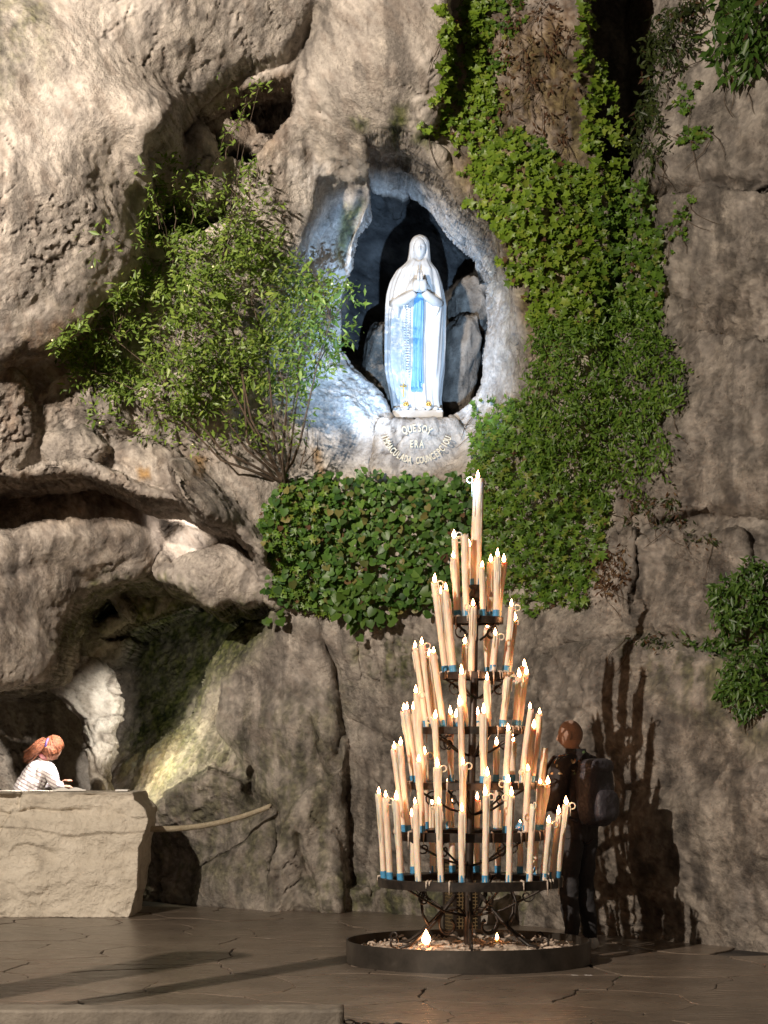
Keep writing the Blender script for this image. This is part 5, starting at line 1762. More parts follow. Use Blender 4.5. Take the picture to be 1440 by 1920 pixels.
# how wide the mantle is open at the front (radians either side), left and right edges differ
oL = np.interp(zz, [0.078, 0.3, 0.8, 1.15, 1.24, 1.30], [1.0, 0.86, 0.80, 0.72, 0.55, 0.0])[:, None]
oR = np.interp(zz, [0.078, 0.3, 0.8, 1.05, 1.22, 1.30], [0.95, 0.80, 0.55, 0.62, 0.60, 0.0])[:, None]
face = np.interp(zz, [1.60, 1.64, 1.70, 1.78, 1.83, 1.855], [0.0, 0.55, 0.66, 0.64, 0.45, 0.0])[:, None]
edge = np.where(fa < 0, oL, oR)
edge = edge + 0.04 * np.sin(Zg * 17 + np.where(fa < 0, 0, 2)) * (Zg < 1.2)
ins = 1 / (1 + np.exp(-(edge - np.abs(fa)) / 0.035)) * (edge > 0.02)
insf = 1 / (1 + np.exp(-(face - np.abs(fa)) / 0.05)) * (face > 0.02)
fold_m = 0.034 * np.sin(11 * Tg + 2.2 * np.sin(Zg * 2.1) + 0.8) + 0.022 * np.sin(23 * Tg + 1.7 * np.sin(Zg * 3.3)) + 0.010 * np.sin(6 * Tg + 4 * Zg)
fold_m *= np.interp(Zg, [0, 1.2, 1.5, 1.62, 1.9], [1.25, 1.0, 0.9, 0.45, 0.15])
coll = 0.018 * np.sin(26 * fa + 1.5 * np.sin(9 * Zg)) * np.exp(-((Zg - 1.46) / 0.09) ** 2) * np.exp(-(fa / 0.9) ** 4)
fold_d = 0.030 * np.sin(21 * Tg + 0.9 * np.sin(Zg * 2.7)) + 0.016 * np.sin(37 * Tg + Zg)
rad = 1 + fold_m + coll
rad_d = np.interp(Zg, [0.07, 0.4, 0.9, 1.2, 1.3], [0.92, 0.80, 0.70, 0.66, 0.70]) * (1 + fold_d)
rr2 = rad * (1 - ins) + rad_d * ins
rr2 = rr2 * (1 - insf) + rr2 * 0.55 * insf
sq = 2.35
ct, st_ = np.cos(Tg), np.sin(Tg)
se = (np.abs(ct) ** sq + np.abs(st_) ** sq) ** (-1 / sq)
Xs = CX + HW * rr2 * se * ct
Ys = HD * rr2 * se * st_
V = np.stack([Xs, Ys, Zg], 2).reshape(-1, 3)
ix = np.arange(NZs * NA).reshape(NZs, NA)
Fq = np.stack([ix[:-1].ravel(), np.roll(ix, -1, 1)[:-1].ravel(), np.roll(ix, -1, 1)[1:].ravel(), ix[1:].ravel()], 1)
me = np_mesh("mantle_and_dress", V, Fq)
link_mesh("mantle_and_dress", me, mat_marble, statue)

# head with a face, framed by the veil
n_a, n_b = 64, 48
A_, B_ = np.meshgrid(np.linspace(0, 2 * np.pi, n_a, endpoint=False), np.linspace(0.02, np.pi - 0.02, n_b))
ux, uy, uz = np.sin(B_) * np.cos(A_), np.sin(B_) * np.sin(A_), np.cos(B_)
hx, hy, hz = 0.070 * ux, 0.088 * uy, 0.120 * uz
hx *= 1 - 0.30 * np.clip(-uz, 0, 1) ** 1.5            # narrower jaw
fr_ = np.clip(-uy, 0, 1) ** 2


def gs(x0, z0, sx, sz): return np.exp(-((hx - x0) / sx) ** 2 - ((hz - z0) / sz) ** 2) * fr_


hy -= 0.026 * gs(0, -0.018, 0.011, 0.022) + 0.012 * gs(0, 0.010, 0.009, 0.028)
hy += 0.013 * (gs(-0.028, 0.012, 0.016, 0.011) + gs(0.028, 0.012, 0.016, 0.011))
hy -= 0.005 * (gs(-0.027, 0.006, 0.011, 0.005) + gs(0.027, 0.006, 0.011, 0.005)) + 0.006 * (gs(-0.028, 0.028, 0.018, 0.006) + gs(0.028, 0.028, 0.018, 0.006))
hy -= 0.009 * gs(0, -0.054, 0.016, 0.005) + 0.008 * gs(0, -0.066, 0.013, 0.005)
hy += 0.005 * gs(0, -0.060, 0.018, 0.0025)
hy -= 0.010 * gs(0, -0.092, 0.016, 0.014)
V = np.stack([hx + 0.006, hy - 0.072, hz + 1.738], 2).reshape(-1, 3)
ix = np.arange(n_a * n_b).reshape(n_b, n_a)
Fq = np.stack([ix[:-1].ravel(), ix[1:].ravel(), np.roll(ix, -1, 1)[1:].ravel(), np.roll(ix, -1, 1)[:-1].ravel()], 1)
link_mesh("face", np_mesh("face", V, Fq), mat_marble, statue)
m = MB()
m.tube([(0.004, -0.03, 1.66), (0.002, -0.045, 1.60), (0.0, -0.06, 1.55)], [0.046, 0.05, 0.075], 20)
m.build("neck", mat_marble, statue)
# hair showing between the face and the veil
for sgn in (-1, 1):
    m = MB()
    m.tube([(sgn * 0.02 + 0.006, -0.105, 1.852), (sgn * 0.056 + 0.006, -0.09, 1.80), (sgn * 0.068 + 0.006, -0.075, 1.73), (sgn * 0.066 + 0.006, -0.06, 1.66), (sgn * 0.07, -0.06, 1.60)], [0.010, 0.015, 0.015, 0.013, 0.008], 8)
    m.build("hair", mat_marble, statue)

# sleeves and praying hands
for sgn in (-1, 1):
    m = MB()
    m.tube([(sgn * 0.235 - 0.03, -0.10, 1.17), (sgn * 0.20 - 0.02, -0.17, 1.165), (sgn * 0.125 - 0.01, -0.255, 1.19), (sgn * 0.065, -0.295, 1.225), (sgn * 0.045, -0.305, 1.245)], [0.045, 0.054, 0.050, 0.043, 0.036], 18)
    m.build("sleeve", mat_marble, statue)
    m = MB()
    # hanging fold of the sleeve
    m.tube([(sgn * 0.20 - 0.03, -0.16, 1.20), (sgn * 0.20 - 0.03, -0.165, 1.10), (sgn * 0.185 - 0.03, -0.165, 1.02)], [0.05, 0.035, 0.006], 12)
    m.build("sleeve_fold", mat_warm_lit if sgn > 0 else mat_marble, statue)  # right fold coloured warmer, warm light painted into the marble
    m = MB()
    hx0 = 0.004
    dirv = Vector((-sgn * 0.012, -0.05, 1)).normalized()
    o = Vector((hx0 + sgn * 0.040, -0.312, 1.255))
    # palm
    m.tube([o, Vector((hx0 + sgn * 0.034, -0.322, 1.285)), Vector((hx0 + sgn * 0.025, -0.33, 1.325)), Vector((hx0 + sgn * 0.018, -0.335, 1.36))], [0.030, 0.041, 0.046, 0.043], 14, flat=0.9)
    # four fingers of different lengths and a thumb
    for f, (fy, L) in enumerate(((-0.032, 0.098), (-0.011, 0.115), (0.011, 0.108), (0.032, 0.086))):
        b0 = Vector((hx0 + sgn * 0.016, -0.336 - fy, 1.350))
        m.tube([b0, b0 + Vector((-sgn * 0.001, -0.004, L * 0.4)), b0 + Vector((-sgn * 0.002, -0.006, L * 0.75)), b0 + Vector((-sgn * 0.003, -0.006, L))], [0.0135, 0.0128, 0.0115, 0.007], 9)
    b0 = Vector((hx0 + sgn * 0.032, -0.275, 1.295))
    m.tube([b0, b0 + Vector((-sgn * 0.004, 0.018, 0.032)), b0 + Vector((-sgn * 0.010, 0.018, 0.062))], [0.016, 0.014, 0.009], 9)
    m.build("hand", mat_marble, statue)
# chest piece behind the hands, a little warmer
m = MB()
m.tube([(-0.01, -0.17, 1.235), (-0.01, -0.20, 1.30), (-0.005, -0.185, 1.40)], [0.13, 0.125, 0.08], 22, flat=0.5)
m.build("bodice", mat_marble, statue)

# blue sash: belt and two hanging ends
m = MB()
m.tube([(-0.19, -0.17, 1.215), (-0.11, -0.232, 1.222), (-0.02, -0.25, 1.225), (0.06, -0.24, 1.222), (0.11, -0.215, 1.215)], [0.024, 0.027, 0.030, 0.026, 0.022], 12)
sash = m.build("sash", mat_sash, statue)
for (x0, x1, w0, w1, zb, yo, tz) in ((-0.002, -0.030, 0.046, 0.052, 0.30, 0.0, 0.3), (0.012, 0.004, 0.030, 0.030, 0.36, -0.010, 1.2)):
    n_u, n_v = 16, 50
    V, F_ = [], []
    for s_ in (0, 1):
        for j in range(n_v + 1):
            v = j / n_v
            z = 1.225 + (zb - 1.225) * v
            k = int(np.clip((z - 0.078) / (1.903 - 0.078) * (NZs - 1), 0, NZs - 1))
            ydr = -hd[k] * 0.80 * np.interp(z, [0.07, 0.4, 0.9, 1.2, 1.3], [1.05, 1.0, 0.96, 0.95, 0.95])
            for i in range(n_u + 1):
                u = i / n_u * 2 - 1
                x = x0 + (x1 - x0) * v + u * (w0 + (w1 - w0) * v) * (1 + 0.15 * math.sin(v * 7))
                pl = 0.007 * math.cos(u * 9 + tz + 1.5 * math.sin(v * 4)) * (0.4 + v)
                V.append((x, ydr - 0.028 + yo + pl + 0.02 * u * u + s_ * 0.012, z - 0.012 * u))
    W_ = n_u + 1
    off = W_ * (n_v + 1)
    for j in range(n_v):
        for i in range(n_u):
            a = j * W_ + i
            F_ += [(a, a + W_, a + W_ + 1, a + 1), (off + a, off + a + 1, off + a + W_ + 1, off + a + W_)]
        F_ += [(j * W_, off + j * W_, off + (j + 1) * W_, (j + 1) * W_), (j * W_ + n_u, (j + 1) * W_ + n_u, off + (j + 1) * W_ + n_u, off + j * W_ + n_u)]
    a = n_v * W_
    F_ += [(a + i, off + a + i, off + a + i + 1, a + i + 1) for i in range(n_u)]
    m = MB()
    m.add(V, F_)
    se_ = m.build("sash_end", mat_sash, statue)
    if yo == 0.0:
        yb = V[n_v * W_ + n_u // 2][1]
        m = MB()
        for i in range(14):
            xx = x1 - w1 + 2 * w1 * i / 13
            m.tube([(xx, yb, zb + 0.012), (xx + 0.002, yb - 0.004, zb - 0.035)], [0.0055, 0.003], 5)
        m.build("fringe", mat_sash, se_)
# feet with a golden rose each, and the marble slab
for k, (fx, fz) in enumerate(((-0.135, 0.115), (0.09, 0.115))):
    m = MB()
    m.tube([(fx, -0.16, 0.10), (fx, -0.205, 0.105), (fx, -0.235, 0.09)], [0.035, 0.034, 0.02], 12)
    ft = m.build("foot", mat_marble, statue)
    m = MB()
    c_ = Vector((fx, -0.232, 0.130))
    for q in range(7):
        an = q * 2 * math.pi / 7
        m.ball(tuple(c_ + Vector((0.020 * math.cos(an), -0.004, 0.018 * math.sin(an)))), (0.011, 0.007, 0.010), 8, 5)
    m.ball(tuple(c_ + Vector((0, -0.008, 0))), (0.011, 0.009, 0.011), 8, 6)
    m.build("golden_rose", mat_gold, ft)
m = MB()
m.box((-0.017, -0.02, 0.037), (0.50, 0.40, 0.080))
sb = m.build("slab", mat_marble, statue, False)
sb.modifiers.new("bv", 'BEVEL').width = 0.008
m = MB()
rz = random.Random(8)
for i in range(46):
    m.ball((rz.uniform(-0.25, 0.22), rz.uniform(-0.20, -0.14), 0.082 + rz.uniform(0, 0.012)), (rz.uniform(0.012, 0.03), 0.02, rz.uniform(0.01, 0.022)), 8, 5)
m.build("rocky_ground", mat_marble, statue)

# rosary hanging from the arm
ros = empty("rosary", tuple(sp_base + Vector((-0.12, -0.30, 0.30))))
tag(ros, "long rosary of white beads hanging from the statue's arm", "rosary")
o_ = Vector((-0.12, -0.30, 0.30))


def dress_y(z):
    k = int(np.clip((z - 0.078) / (1.903 - 0.078) * (NZs - 1), 0, NZs - 1))
    return -hd[k] * 0.84


mat_bead = material("bead", (0.62, 0.66, 0.70), 0.3)
for (pts, mt, rb) in (([(-0.155, 1.235), (-0.150, 1.05), (-0.145, 0.80), (-0.130, 0.60), (-0.115, 0.40)], mat_bead, 0.0105), ([(-0.120, 1.235), (-0.118, 1.05), (-0.112, 0.80), (-0.112, 0.60), (-0.115, 0.40)], mat_bead, 0.0105), ([(-0.155, 1.22), (-0.165, 0.9), (-0.165, 0.5), (-0.16, 0.36)], mat_bead, 0.006)):
    m = MB()
    xs_, zs_ = [p[0] for p in pts][::-1], [p[1] for p in pts][::-1]
    z = pts[0][1]
    while z > pts[-1][1]:
        x = float(np.interp(z, zs_, xs_))
        m.ball(tuple(Vector((x, dress_y(z) - 0.03, z)) - o_), rb, 7, 5)
        z -= rb * 2.5
    tag(m.build("bead_strand", mt, ros), kind="stuff")
m = MB()
m.box(tuple(Vector((-0.16, dress_y(0.3) - 0.03, 0.28)) - o_), (0.012, 0.008, 0.14))
m.box(tuple(Vector((-0.16, dress_y(0.3) - 0.032, 0.315)) - o_), (0.065, 0.010, 0.012))
m.build("cross", mat_gold, ros, False)

# ------------------------------------------------------------------ boulders behind the statue
def boulder(name, label, px, py, Y, d, seed, rz=0.0, mat=mat_rock):
    n_a, n_b = 56, 40
    A_, B_ = np.meshgrid(np.linspace(0, 2 * np.pi, n_a, endpoint=False), np.linspace(0.03, np.pi - 0.03, n_b))
    U = np.stack([np.sin(B_) * np.cos(A_), np.sin(B_) * np.sin(A_), np.cos(B_)], 2).reshape(-1, 3)
    sq = 2.8
    k = (np.abs(U) ** sq).sum(1) ** (-1 / sq)
    nn = fbm(U * 1.6 + seed * 7, 4, 0.5)
    V = U * k[:, None] * (1 + 0.16 * nn)[:, None] * np.array(d) / 2
    V += U * (0.02 * fbm(V * 9 + seed, 3))[:, None]
    ix = np.arange(n_a * n_b).reshape(n_b, n_a)
    Fq = np.stack([ix[:-1].ravel(), ix[1:].ravel(), np.roll(ix, -1, 1)[1:].ravel(), np.roll(ix, -1, 1)[:-1].ravel()], 1)
    me = np_mesh(name, V, Fq)
    Cc = cramp(nn + 0.5 * fbm(V * 8, 3), [(-0.8, (0.11, 0.098, 0.085)), (0.8, (0.27, 0.24, 0.205))])
    ca = me.attributes.new("stone_colour", 'FLOAT_COLOR', 'POINT')
    ca.data.foreach_set("color", np.concatenate([Cc, np.ones((len(Cc), 1))], 1).astype(np.float32).ravel())
    o = link_mesh(name, me, mat, None, True, tuple(at(px, py, Y)))
    o.rotation_euler = (0, R(8), rz)
    tag(o, label, "boulder")
    return o


boulder("boulder", "pale upright boulder behind the statue's right side in the niche", 858, 690, 21.75, (0.36, 0.6, 1.1), 3, 0.3)
boulder("boulder", "brown rounded boulder high behind the statue in the niche", 885, 570, 22.0, (0.42, 0.5, 0.55), 5, 0.5)
boulder("boulder", "dark boulder behind the statue's left side in the niche", 716, 690, 21.9, (0.42, 0.5, 1.0), 9, 0.1)

# ------------------------------------------------------------------ the inscription cut into the plinth rock
mat_letter = noisy_mat("gilt_letter", [(0.3, (0.42, 0.34, 0.20)), (0.7, (0.66, 0.58, 0.42))], 30, 0.5, 0.2, 0.002, 60)
ins_c = hit(786, 835)[0]
ins_y = min(hit(x, y)[0].y for x, y in ((720, 830), (750, 860), (786, 805), (786, 835), (820, 860), (845, 830))) - 0.012
insc = empty("inscription", (at(786, 835, ins_y).x, ins_y, at(786, 835, ins_y).z))
tag(insc, "gilt lettering in an arc on the rock plinth below the statue", "inscription")
U_ = ins_y / FPX * 1.0


def letter(ch, px, py, h_px, ang, wsc=0.75):
    cu = bpy.data.curves.new("letter", 'FONT')
    cu.body = ch
    cu.align_x = 'CENTER'
    cu.align_y = 'CENTER'
    cu.size = 1.0
    cu.extrude = 0.03
    cu.offset = 0.02
    tmp = bpy.data.objects.new("tmp_letter", cu)
    col.objects.link(tmp)
    bpy.context.view_layer.update()
    me = bpy.data.meshes.new_from_object(tmp.evaluated_get(bpy.context.evaluated_depsgraph_get()))
    bpy.data.objects.remove(tmp)
    s_ = h_px * U_ / 0.72
    p = at(px, py, ins_y)
    o = link_mesh("letter", me, mat_letter, insc, False)
    o.location = p - Vector(insc.location)
    o.rotation_euler = (R(90), R(ang), 0)
    o.scale = (s_ * wsc, s_, s_ * 0.7)


# QUE SOY on a shallow arch, ERA straight, the last line on a wide upward arc
for ch, px, py, ang in (("Q", 758.5, 807, -14), ("U", 768.5, 805, -9), ("E", 776.5, 803.5, -4), ("S", 787, 803.5, 3), ("O", 796, 805, 9), ("Y", 804.5, 809, 22)):
    letter(ch, px, py, 14.5, ang, 0.62)
for ch, px in (("E", 771.5), ("R", 780.5), ("A", 790.5)):
    letter(ch, px, 833, 14, 0, 0.62)
last = "IMMACULADA COUNCEPCIOU"
cx0, cy0, ra, rb = 781, 800, 63, 64
for i, ch in enumerate(last):
    if ch == " ": continue
    u = i / (len(last) - 1)
    ph = R(163 - 143 * u)
    px, py = cx0 + ra * math.cos(ph), cy0 + rb * math.sin(ph)
    letter(ch, px, py, 13, -(math.degrees(ph) - 90) * -1 if False else (90 - math.degrees(ph)) * -1, 0.55)

# ------------------------------------------------------------------ people
def skin_mesh(joints, edges, voxel=None, extra=None, sub=2):
    """continuous surface around a skeleton: joints {name: (pos, radius or (rx, ry))}"""
    names = list(joints)
    me = bpy.data.meshes.new("skeleton")
    me.from_pydata([tuple(joints[n][0]) for n in names], [(names.index(a), names.index(b)) for a, b in edges], [])
    o = bpy.data.objects.new("skeleton", me)
    col.objects.link(o)
    sk = o.modifiers.new("skin", 'SKIN')
    sk.use_smooth_shade = True
    o.modifiers.new("sub", 'SUBSURF').levels = sub
    for i, n in enumerate(names):
        r0 = joints[n][1]
        me.skin_vertices[0].data[i].radius = r0 if hasattr(r0, '__len__') else (r0, r0)
        me.skin_vertices[0].data[i].use_root = (i == 0)
    bpy.context.view_layer.update()
    m1 = bpy.data.meshes.new_from_object(o.evaluated_get(bpy.context.evaluated_depsgraph_get()))
    bpy.data.objects.remove(o)
    if extra is not None or voxel:
        bm = bmesh.new()
        bm.from_mesh(m1)
        for e in (extra or []):
            bm.from_mesh(e)
        m2 = bpy.data.meshes.new("joined")
        bm.to_mesh(m2)
        bm.free()
        o = bpy.data.objects.new("joined", m2)
        col.objects.link(o)
        rm = o.modifiers.new("remesh", 'REMESH')
        rm.mode = 'VOXEL'
        rm.voxel_size = voxel or 0.008
        sm = o.modifiers.new("smooth", 'SMOOTH')
        sm.iterations = 3
        bpy.context.view_layer.update()
        m1 = bpy.data.meshes.new_from_object(o.evaluated_get(bpy.context.evaluated_depsgraph_get()))
        bpy.data.objects.remove(o)
    return m1


def garment(body, joints, edges, wear, cut, off=0.013, wrinkle=0.006, seed=0.0, keep=None):
    """cloth that follows the body: the part of it nearest to the bones named in wear, moved outwards"""
    n = len(body.vertices)
    V = np.empty(n * 3, dtype=np.float32)
    body.vertices.foreach_get("co", V)
    V = V.reshape(-1, 3)
    N = np.empty(n * 3, dtype=np.float32)
    body.vertices.foreach_get("normal", N)
    N = N.reshape(-1, 3)
    best, who, par = np.full(n, 1e9), np.zeros(n, dtype=int), np.zeros(n)
    for k, (a, b) in enumerate(edges):
        pa, pb = np.array(joints[a][0]), np.array(joints[b][0])
        d = pb - pa
        t_ = np.clip(((V - pa) @ d) / (d @ d), 0, 1)
        ra, rb = [np.mean(joints[q][1]) for q in (a, b)]
        ds = np.linalg.norm(V - pa - t_[:, None] * d, axis=1) - (ra + (rb - ra) * t_)
        m = ds < best
        best[m], who[m], par[m] = ds[m], k, t_[m]
    ok = np.zeros(n, dtype=bool)
    for k, e in enumerate(edges):
        if e in wear:
            ok |= (who == k) & (par <= cut.get(e, 1.01))
    if keep is not None: ok &= keep(V)
    fl_ = off + wrinkle * fbm(V * 9 + seed, 3) + 0.5 * wrinkle * fbm(V * np.array([22, 22, 9]) + seed, 2)
    W = V + N * fl_[:, None]
    body.calc_loop_triangles()
    T_ = np.empty(len(body.loop_triangles) * 3, dtype=np.int32)
    body.loop_triangles.foreach_get("vertices", T_)
    T_ = T_.reshape(-1, 3)
    T_ = T_[ok[T_].all(1)]
    us, inv = np.unique(T_, return_inverse=True)
    return np_mesh("garment", W[us], inv.reshape(-1, 3))


def head_mesh(c, M, s=1.0, ears=True):
    """a head: forward is +y, up is +z, then turned by M and moved to c"""
    n_a, n_b = 64, 44
    A_, B_ = np.meshgrid(np.linspace(0, 2 * np.pi, n_a, endpoint=False), np.linspace(0.01, np.pi - 0.01, n_b))
    ux, uy, uz = np.sin(B_) * np.cos(A_), np.sin(B_) * np.sin(A_), np.cos(B_)
    x, y, z = 0.076 * ux, 0.098 * uy, 0.116 * uz
    x *= 1 - 0.26 * np.clip(-uz, 0, 1) ** 1.4
    y = y + np.where(uy < 0, 0.020 * np.clip(-uz, 0, 1) ** 1.2 * (-uy), 0)
    fr_ = np.clip(uy, 0, 1) ** 2

    def g(x0, z0, a, b): return np.exp(-((x - x0) / a) ** 2 - ((z - z0) / b) ** 2) * fr_
    y = y + 0.028 * g(0, -0.022, 0.012, 0.02) + 0.012 * g(0, 0.005, 0.009, 0.025) - 0.012 * (g(-0.03, 0.008, 0.016, 0.012) + g(0.03, 0.008, 0.016, 0.012)) + 0.006 * (g(-0.03, 0.028, 0.02, 0.008) + g(0.03, 0.028, 0.02, 0.008)) \
        + 0.009 * g(0, -0.055, 0.018, 0.006) + 0.008 * g(0, -0.068, 0.015, 0.006) + 0.012 * g(0, -0.095, 0.018, 0.014)
    V = np.stack([x, y, z], 2).reshape(-1, 3) * s
    ix = np.arange(n_a * n_b).reshape(n_b, n_a)
    F1 = np.stack([ix[:-1].ravel(), ix[1:].ravel(), np.roll(ix, -1, 1)[1:].ravel(), np.roll(ix, -1, 1)[:-1].ravel()], 1).tolist()
    F1.append(tuple(ix[0][::-1])); F1.append(tuple(ix[-1]))
    mb = MB()
    mb.add(V, F1)
    if ears:
        for sg in (-1, 1):
            mb.ball((sg * 0.078 * s, -0.012 * s, -0.008 * s), (0.012 * s, 0.022 * s, 0.034 * s), 12, 8)
            mb.ball((sg * 0.084 * s, -0.020 * s, 0.004 * s), (0.008 * s, 0.016 * s, 0.024 * s), 10, 7)
    me = mb.mesh("head")
    me.transform(Matrix.Translation(c) @ M.to_4x4())
    return me


def hand_mesh(wrist, d, up, s=1.0, curl=0.5):
    """palm, four unequal curled fingers and a thumb from the side of the palm"""
    d = Vector(d).normalized()
    up = Vector(up)
    up = (up - d * up.dot(d)).normalized()
    sd = d.cross(up)
    w = Vector(wrist)
    mb = MB()
    mb.tube([w, w + d * 0.04 * s, w + d * 0.085 * s], [0.024 * s, 0.036 * s, 0.036 * s], 10, flat=0.5)
    for k, L in enumerate((0.072, 0.082, 0.076, 0.060)):
        b0 = w + d * 0.082 * s + sd * (k - 1.5) * 0.019 * s
        p, dd = b0, d.copy()
        pts = [p]
        for j in range(3):
            dd = (dd - up * curl * 0.5).normalized()
            p = p + dd * L * s / 3
            pts.append(p)
        mb.tube(pts, [0.0098 * s, 0.0092 * s, 0.0085 * s, 0.0065 * s], 8)
    b0 = w + d * 0.035 * s - sd * 0.03 * s
    mb.tube([b0, b0 - sd * 0.02 * s + d * 0.022 * s, b0 - sd * 0.024 * s + d * 0.05 * s - up * 0.008], [0.013 * s, 0.011 * s, 0.008 * s], 8)
    return mb.mesh("hand")


mat_skin = noisy_mat("skin", [(0.3, (0.42, 0.22, 0.15)), (0.7, (0.52, 0.30, 0.21))], 20, 0.5, 0.15, 0.002, 120)
mat_skin.node_tree.nodes["Principled BSDF"].inputs["Subsurface Weight"].default_value = 0.15
mat_skin.node_tree.nodes["Principled BSDF"].inputs["Subsurface Scale"].default_value = 0.01

# ---- standing man beside the candles
man = empty("person", (at(1084, 1700, 16.5).x, 16.5, 0), R(48))
tag(man, "person in dark jacket and trousers standing beside the candle stand, seen from behind", "person")
J = {"pelvis": ((0, 0, 0.95), (0.15, 0.12)), "spine": ((0, 0, 1.12), (0.14, 0.11)), "chest": ((0, 0.0, 1.31), (0.165, 0.12)), "neck": ((0, 0.0, 1.475), 0.07), "nape": ((0, 0.025, 1.56), 0.056)}
E_ = [("pelvis", "spine"), ("spine", "chest"), ("chest", "neck"), ("neck", "nape")]
for s_, n in ((-1, "l"), (1, "r")):
    J.update({"sh" + n: ((s_ * 0.185, 0, 1.42), 0.068), "el" + n: ((s_ * 0.255, 0.0, 1.15), 0.05), "wr" + n: ((s_ * 0.14, 0.24, 1.10), 0.030),
              "hip" + n: ((s_ * 0.09, 0, 0.90), 0.095), "kn" + n: ((s_ * 0.10, 0.015, 0.50), 0.062), "an" + n: ((s_ * 0.115, -0.03, 0.10), 0.042), "to" + n: ((s_ * 0.13, 0.10, 0.05), 0.036)})
    E_ += [("chest", "sh" + n), ("sh" + n, "el" + n), ("el" + n, "wr" + n), ("pelvis", "hip" + n), ("hip" + n, "kn" + n), ("kn" + n, "an" + n), ("an" + n, "to" + n)]
hd_ = head_mesh(Vector((0, 0.055, 1.640)), Matrix.Rotation(R(18), 3, 'Z') @ Matrix.Rotation(R(-8), 3, 'X'))
hands = [hand_mesh((s_ * 0.14, 0.24, 1.10), (-s_ * 0.7, 0.7, 0.05), (0, 0.2, 1), 1.0, 0.6) for s_ in (-1, 1)]
body = skin_mesh(J, E_, 0.0075, [hd_] + hands)
mat_crop = noisy_mat("cropped_scalp", [(0.3, (0.30, 0.17, 0.12)), (0.7, (0.44, 0.27, 0.20))], 30, 0.72, 0.2, 0.002, 150)
t = NT(mat_crop)
co = t.coords()
sz3 = t.n("ShaderNodeSeparateXYZ")
t.l(co, sz3.inputs[0])
hm = t.math('MULTIPLY', t.math('GREATER_THAN', sz3.outputs[2], 1.60), t.math('LESS_THAN', sz3.outputs[1], 0.085))
hm = t.math('MULTIPLY', hm, t.ramp(t.noise(co, 220, 3, 0.7), [(0.35, (0.0,) * 3), (0.65, (0.55,) * 3)]))
t.base(t.mix(hm, t.ramp(t.noise(co, 20, 4), [(0.3, (0.26, 0.165, 0.125)), (0.7, (0.35, 0.23, 0.175))]), (0.09, 0.075, 0.065)))
link_mesh("body", body, mat_crop, man)
mat_jacket = material("dark_jacket", rough=0.75)
t = NT(mat_jacket)
co = t.coords()
vo = t.n("ShaderNodeTexVoronoi", Scale=16.0)
t.l(co, vo.inputs["Vector"])
sx3 = t.n("ShaderNodeSeparateXYZ")
t.l(co, sx3.inputs[0])
msk = t.math('MULTIPLY', t.math('LESS_THAN', vo.outputs["Distance"], 0.42), t.math('GREATER_THAN', sx3.outputs[2], 1.34))
msk = t.math('MULTIPLY', msk, t.math('GREATER_THAN', t.noise(co, 9, 2), 0.5))
fc = t.ramp(t.n("ShaderNodeSeparateColor").outputs[0], [(0, (0, 0, 0)), (1, (1, 1, 1))])
sc_ = t.n("ShaderNodeSeparateColor")
t.l(vo.outputs["Color"], sc_.inputs[0])
fcol = t.ramp(sc_.outputs[0], [(0.1, (0.45, 0.06, 0.04)), (0.4, (0.50, 0.20, 0.05)), (0.6, (0.35, 0.32, 0.20)), (0.9, (0.08, 0.14, 0.05))])
t.base(t.mix(msk, (0.018, 0.014, 0.015), fcol))
t.nrm(t.bump(t.noise(co, 11, 4, 0.6), 0.6, 0.03))
J["pelvis"] = ((0, 0, 0.95), (0.165, 0.13))
tops = [e for e in E_ if e[0] in ("spine", "chest") or e[0].startswith(("sh", "el"))] + [("pelvis", "spine")]
tops = [e for e in tops if e != ("neck", "nape")]
jacket = garment(body, J, E_, tops + [("chest", "neck"), ("pelvis", "hipl"), ("pelvis", "hipr"), ("hipl", "knl"), ("hipr", "knr")], {("hipl", "knl"): 0.12, ("hipr", "knr"): 0.12, ("ell", "wrl"): 0.9, ("elr", "wrr"): 0.9, ("chest", "neck"): 1.0}, 0.024, 0.012, 1.0)
link_mesh("jacket", jacket, mat_jacket, man)
m = MB()
m.lathe([(0.070, 0), (0.082, 0.0), (0.078, 0.05), (0.068, 0.05), (0.066, 0.0)], 28, (0, 0.008, 1.485), cap=False)
m.build("collar", material("collar", (0.012, 0.011, 0.012), 0.8), man)
trs = garment(body, J, E_, [("pelvis", "hipl"), ("pelvis", "hipr"), ("hipl", "knl"), ("hipr", "knr"), ("knl", "anl"), ("knr", "anr")], {}, 0.018, 0.010, 4.0)
link_mesh("trousers", trs, noisy_mat("dark_cloth", [(0.3, (0.012, 0.012, 0.015)), (0.7, (0.030, 0.028, 0.030))], 8, 0.85, 0.5, 0.02, 14), man)
mat_shoe = noisy_mat("white_shoe", [(0.3, (0.55, 0.53, 0.50)), (0.7, (0.72, 0.70, 0.67))], 20, 0.6, 0.2, 0.003, 60)
for s_ in (-1, 1):
    m = MB()
    V_ = []
    m.tube([(s_ * 0.112, -0.088, 0.045), (s_ * 0.113, -0.065, 0.058), (s_ * 0.118, 0.0, 0.058), (s_ * 0.128, 0.09, 0.046), (s_ * 0.134, 0.16, 0.034), (s_ * 0.136, 0.185, 0.026)], [0.030, 0.044, 0.047, 0.045, 0.036, 0.018], 14)
    m.lathe([(0.046, 0.07), (0.043, 0.10), (0.040, 0.10)], 16, (s_ * 0.114, -0.045, 0), cap=False)
    sh_ = m.build("shoe", mat_shoe, man)
    for v in sh_.data.vertices: v.co.z = max(v.co.z, 0.004)

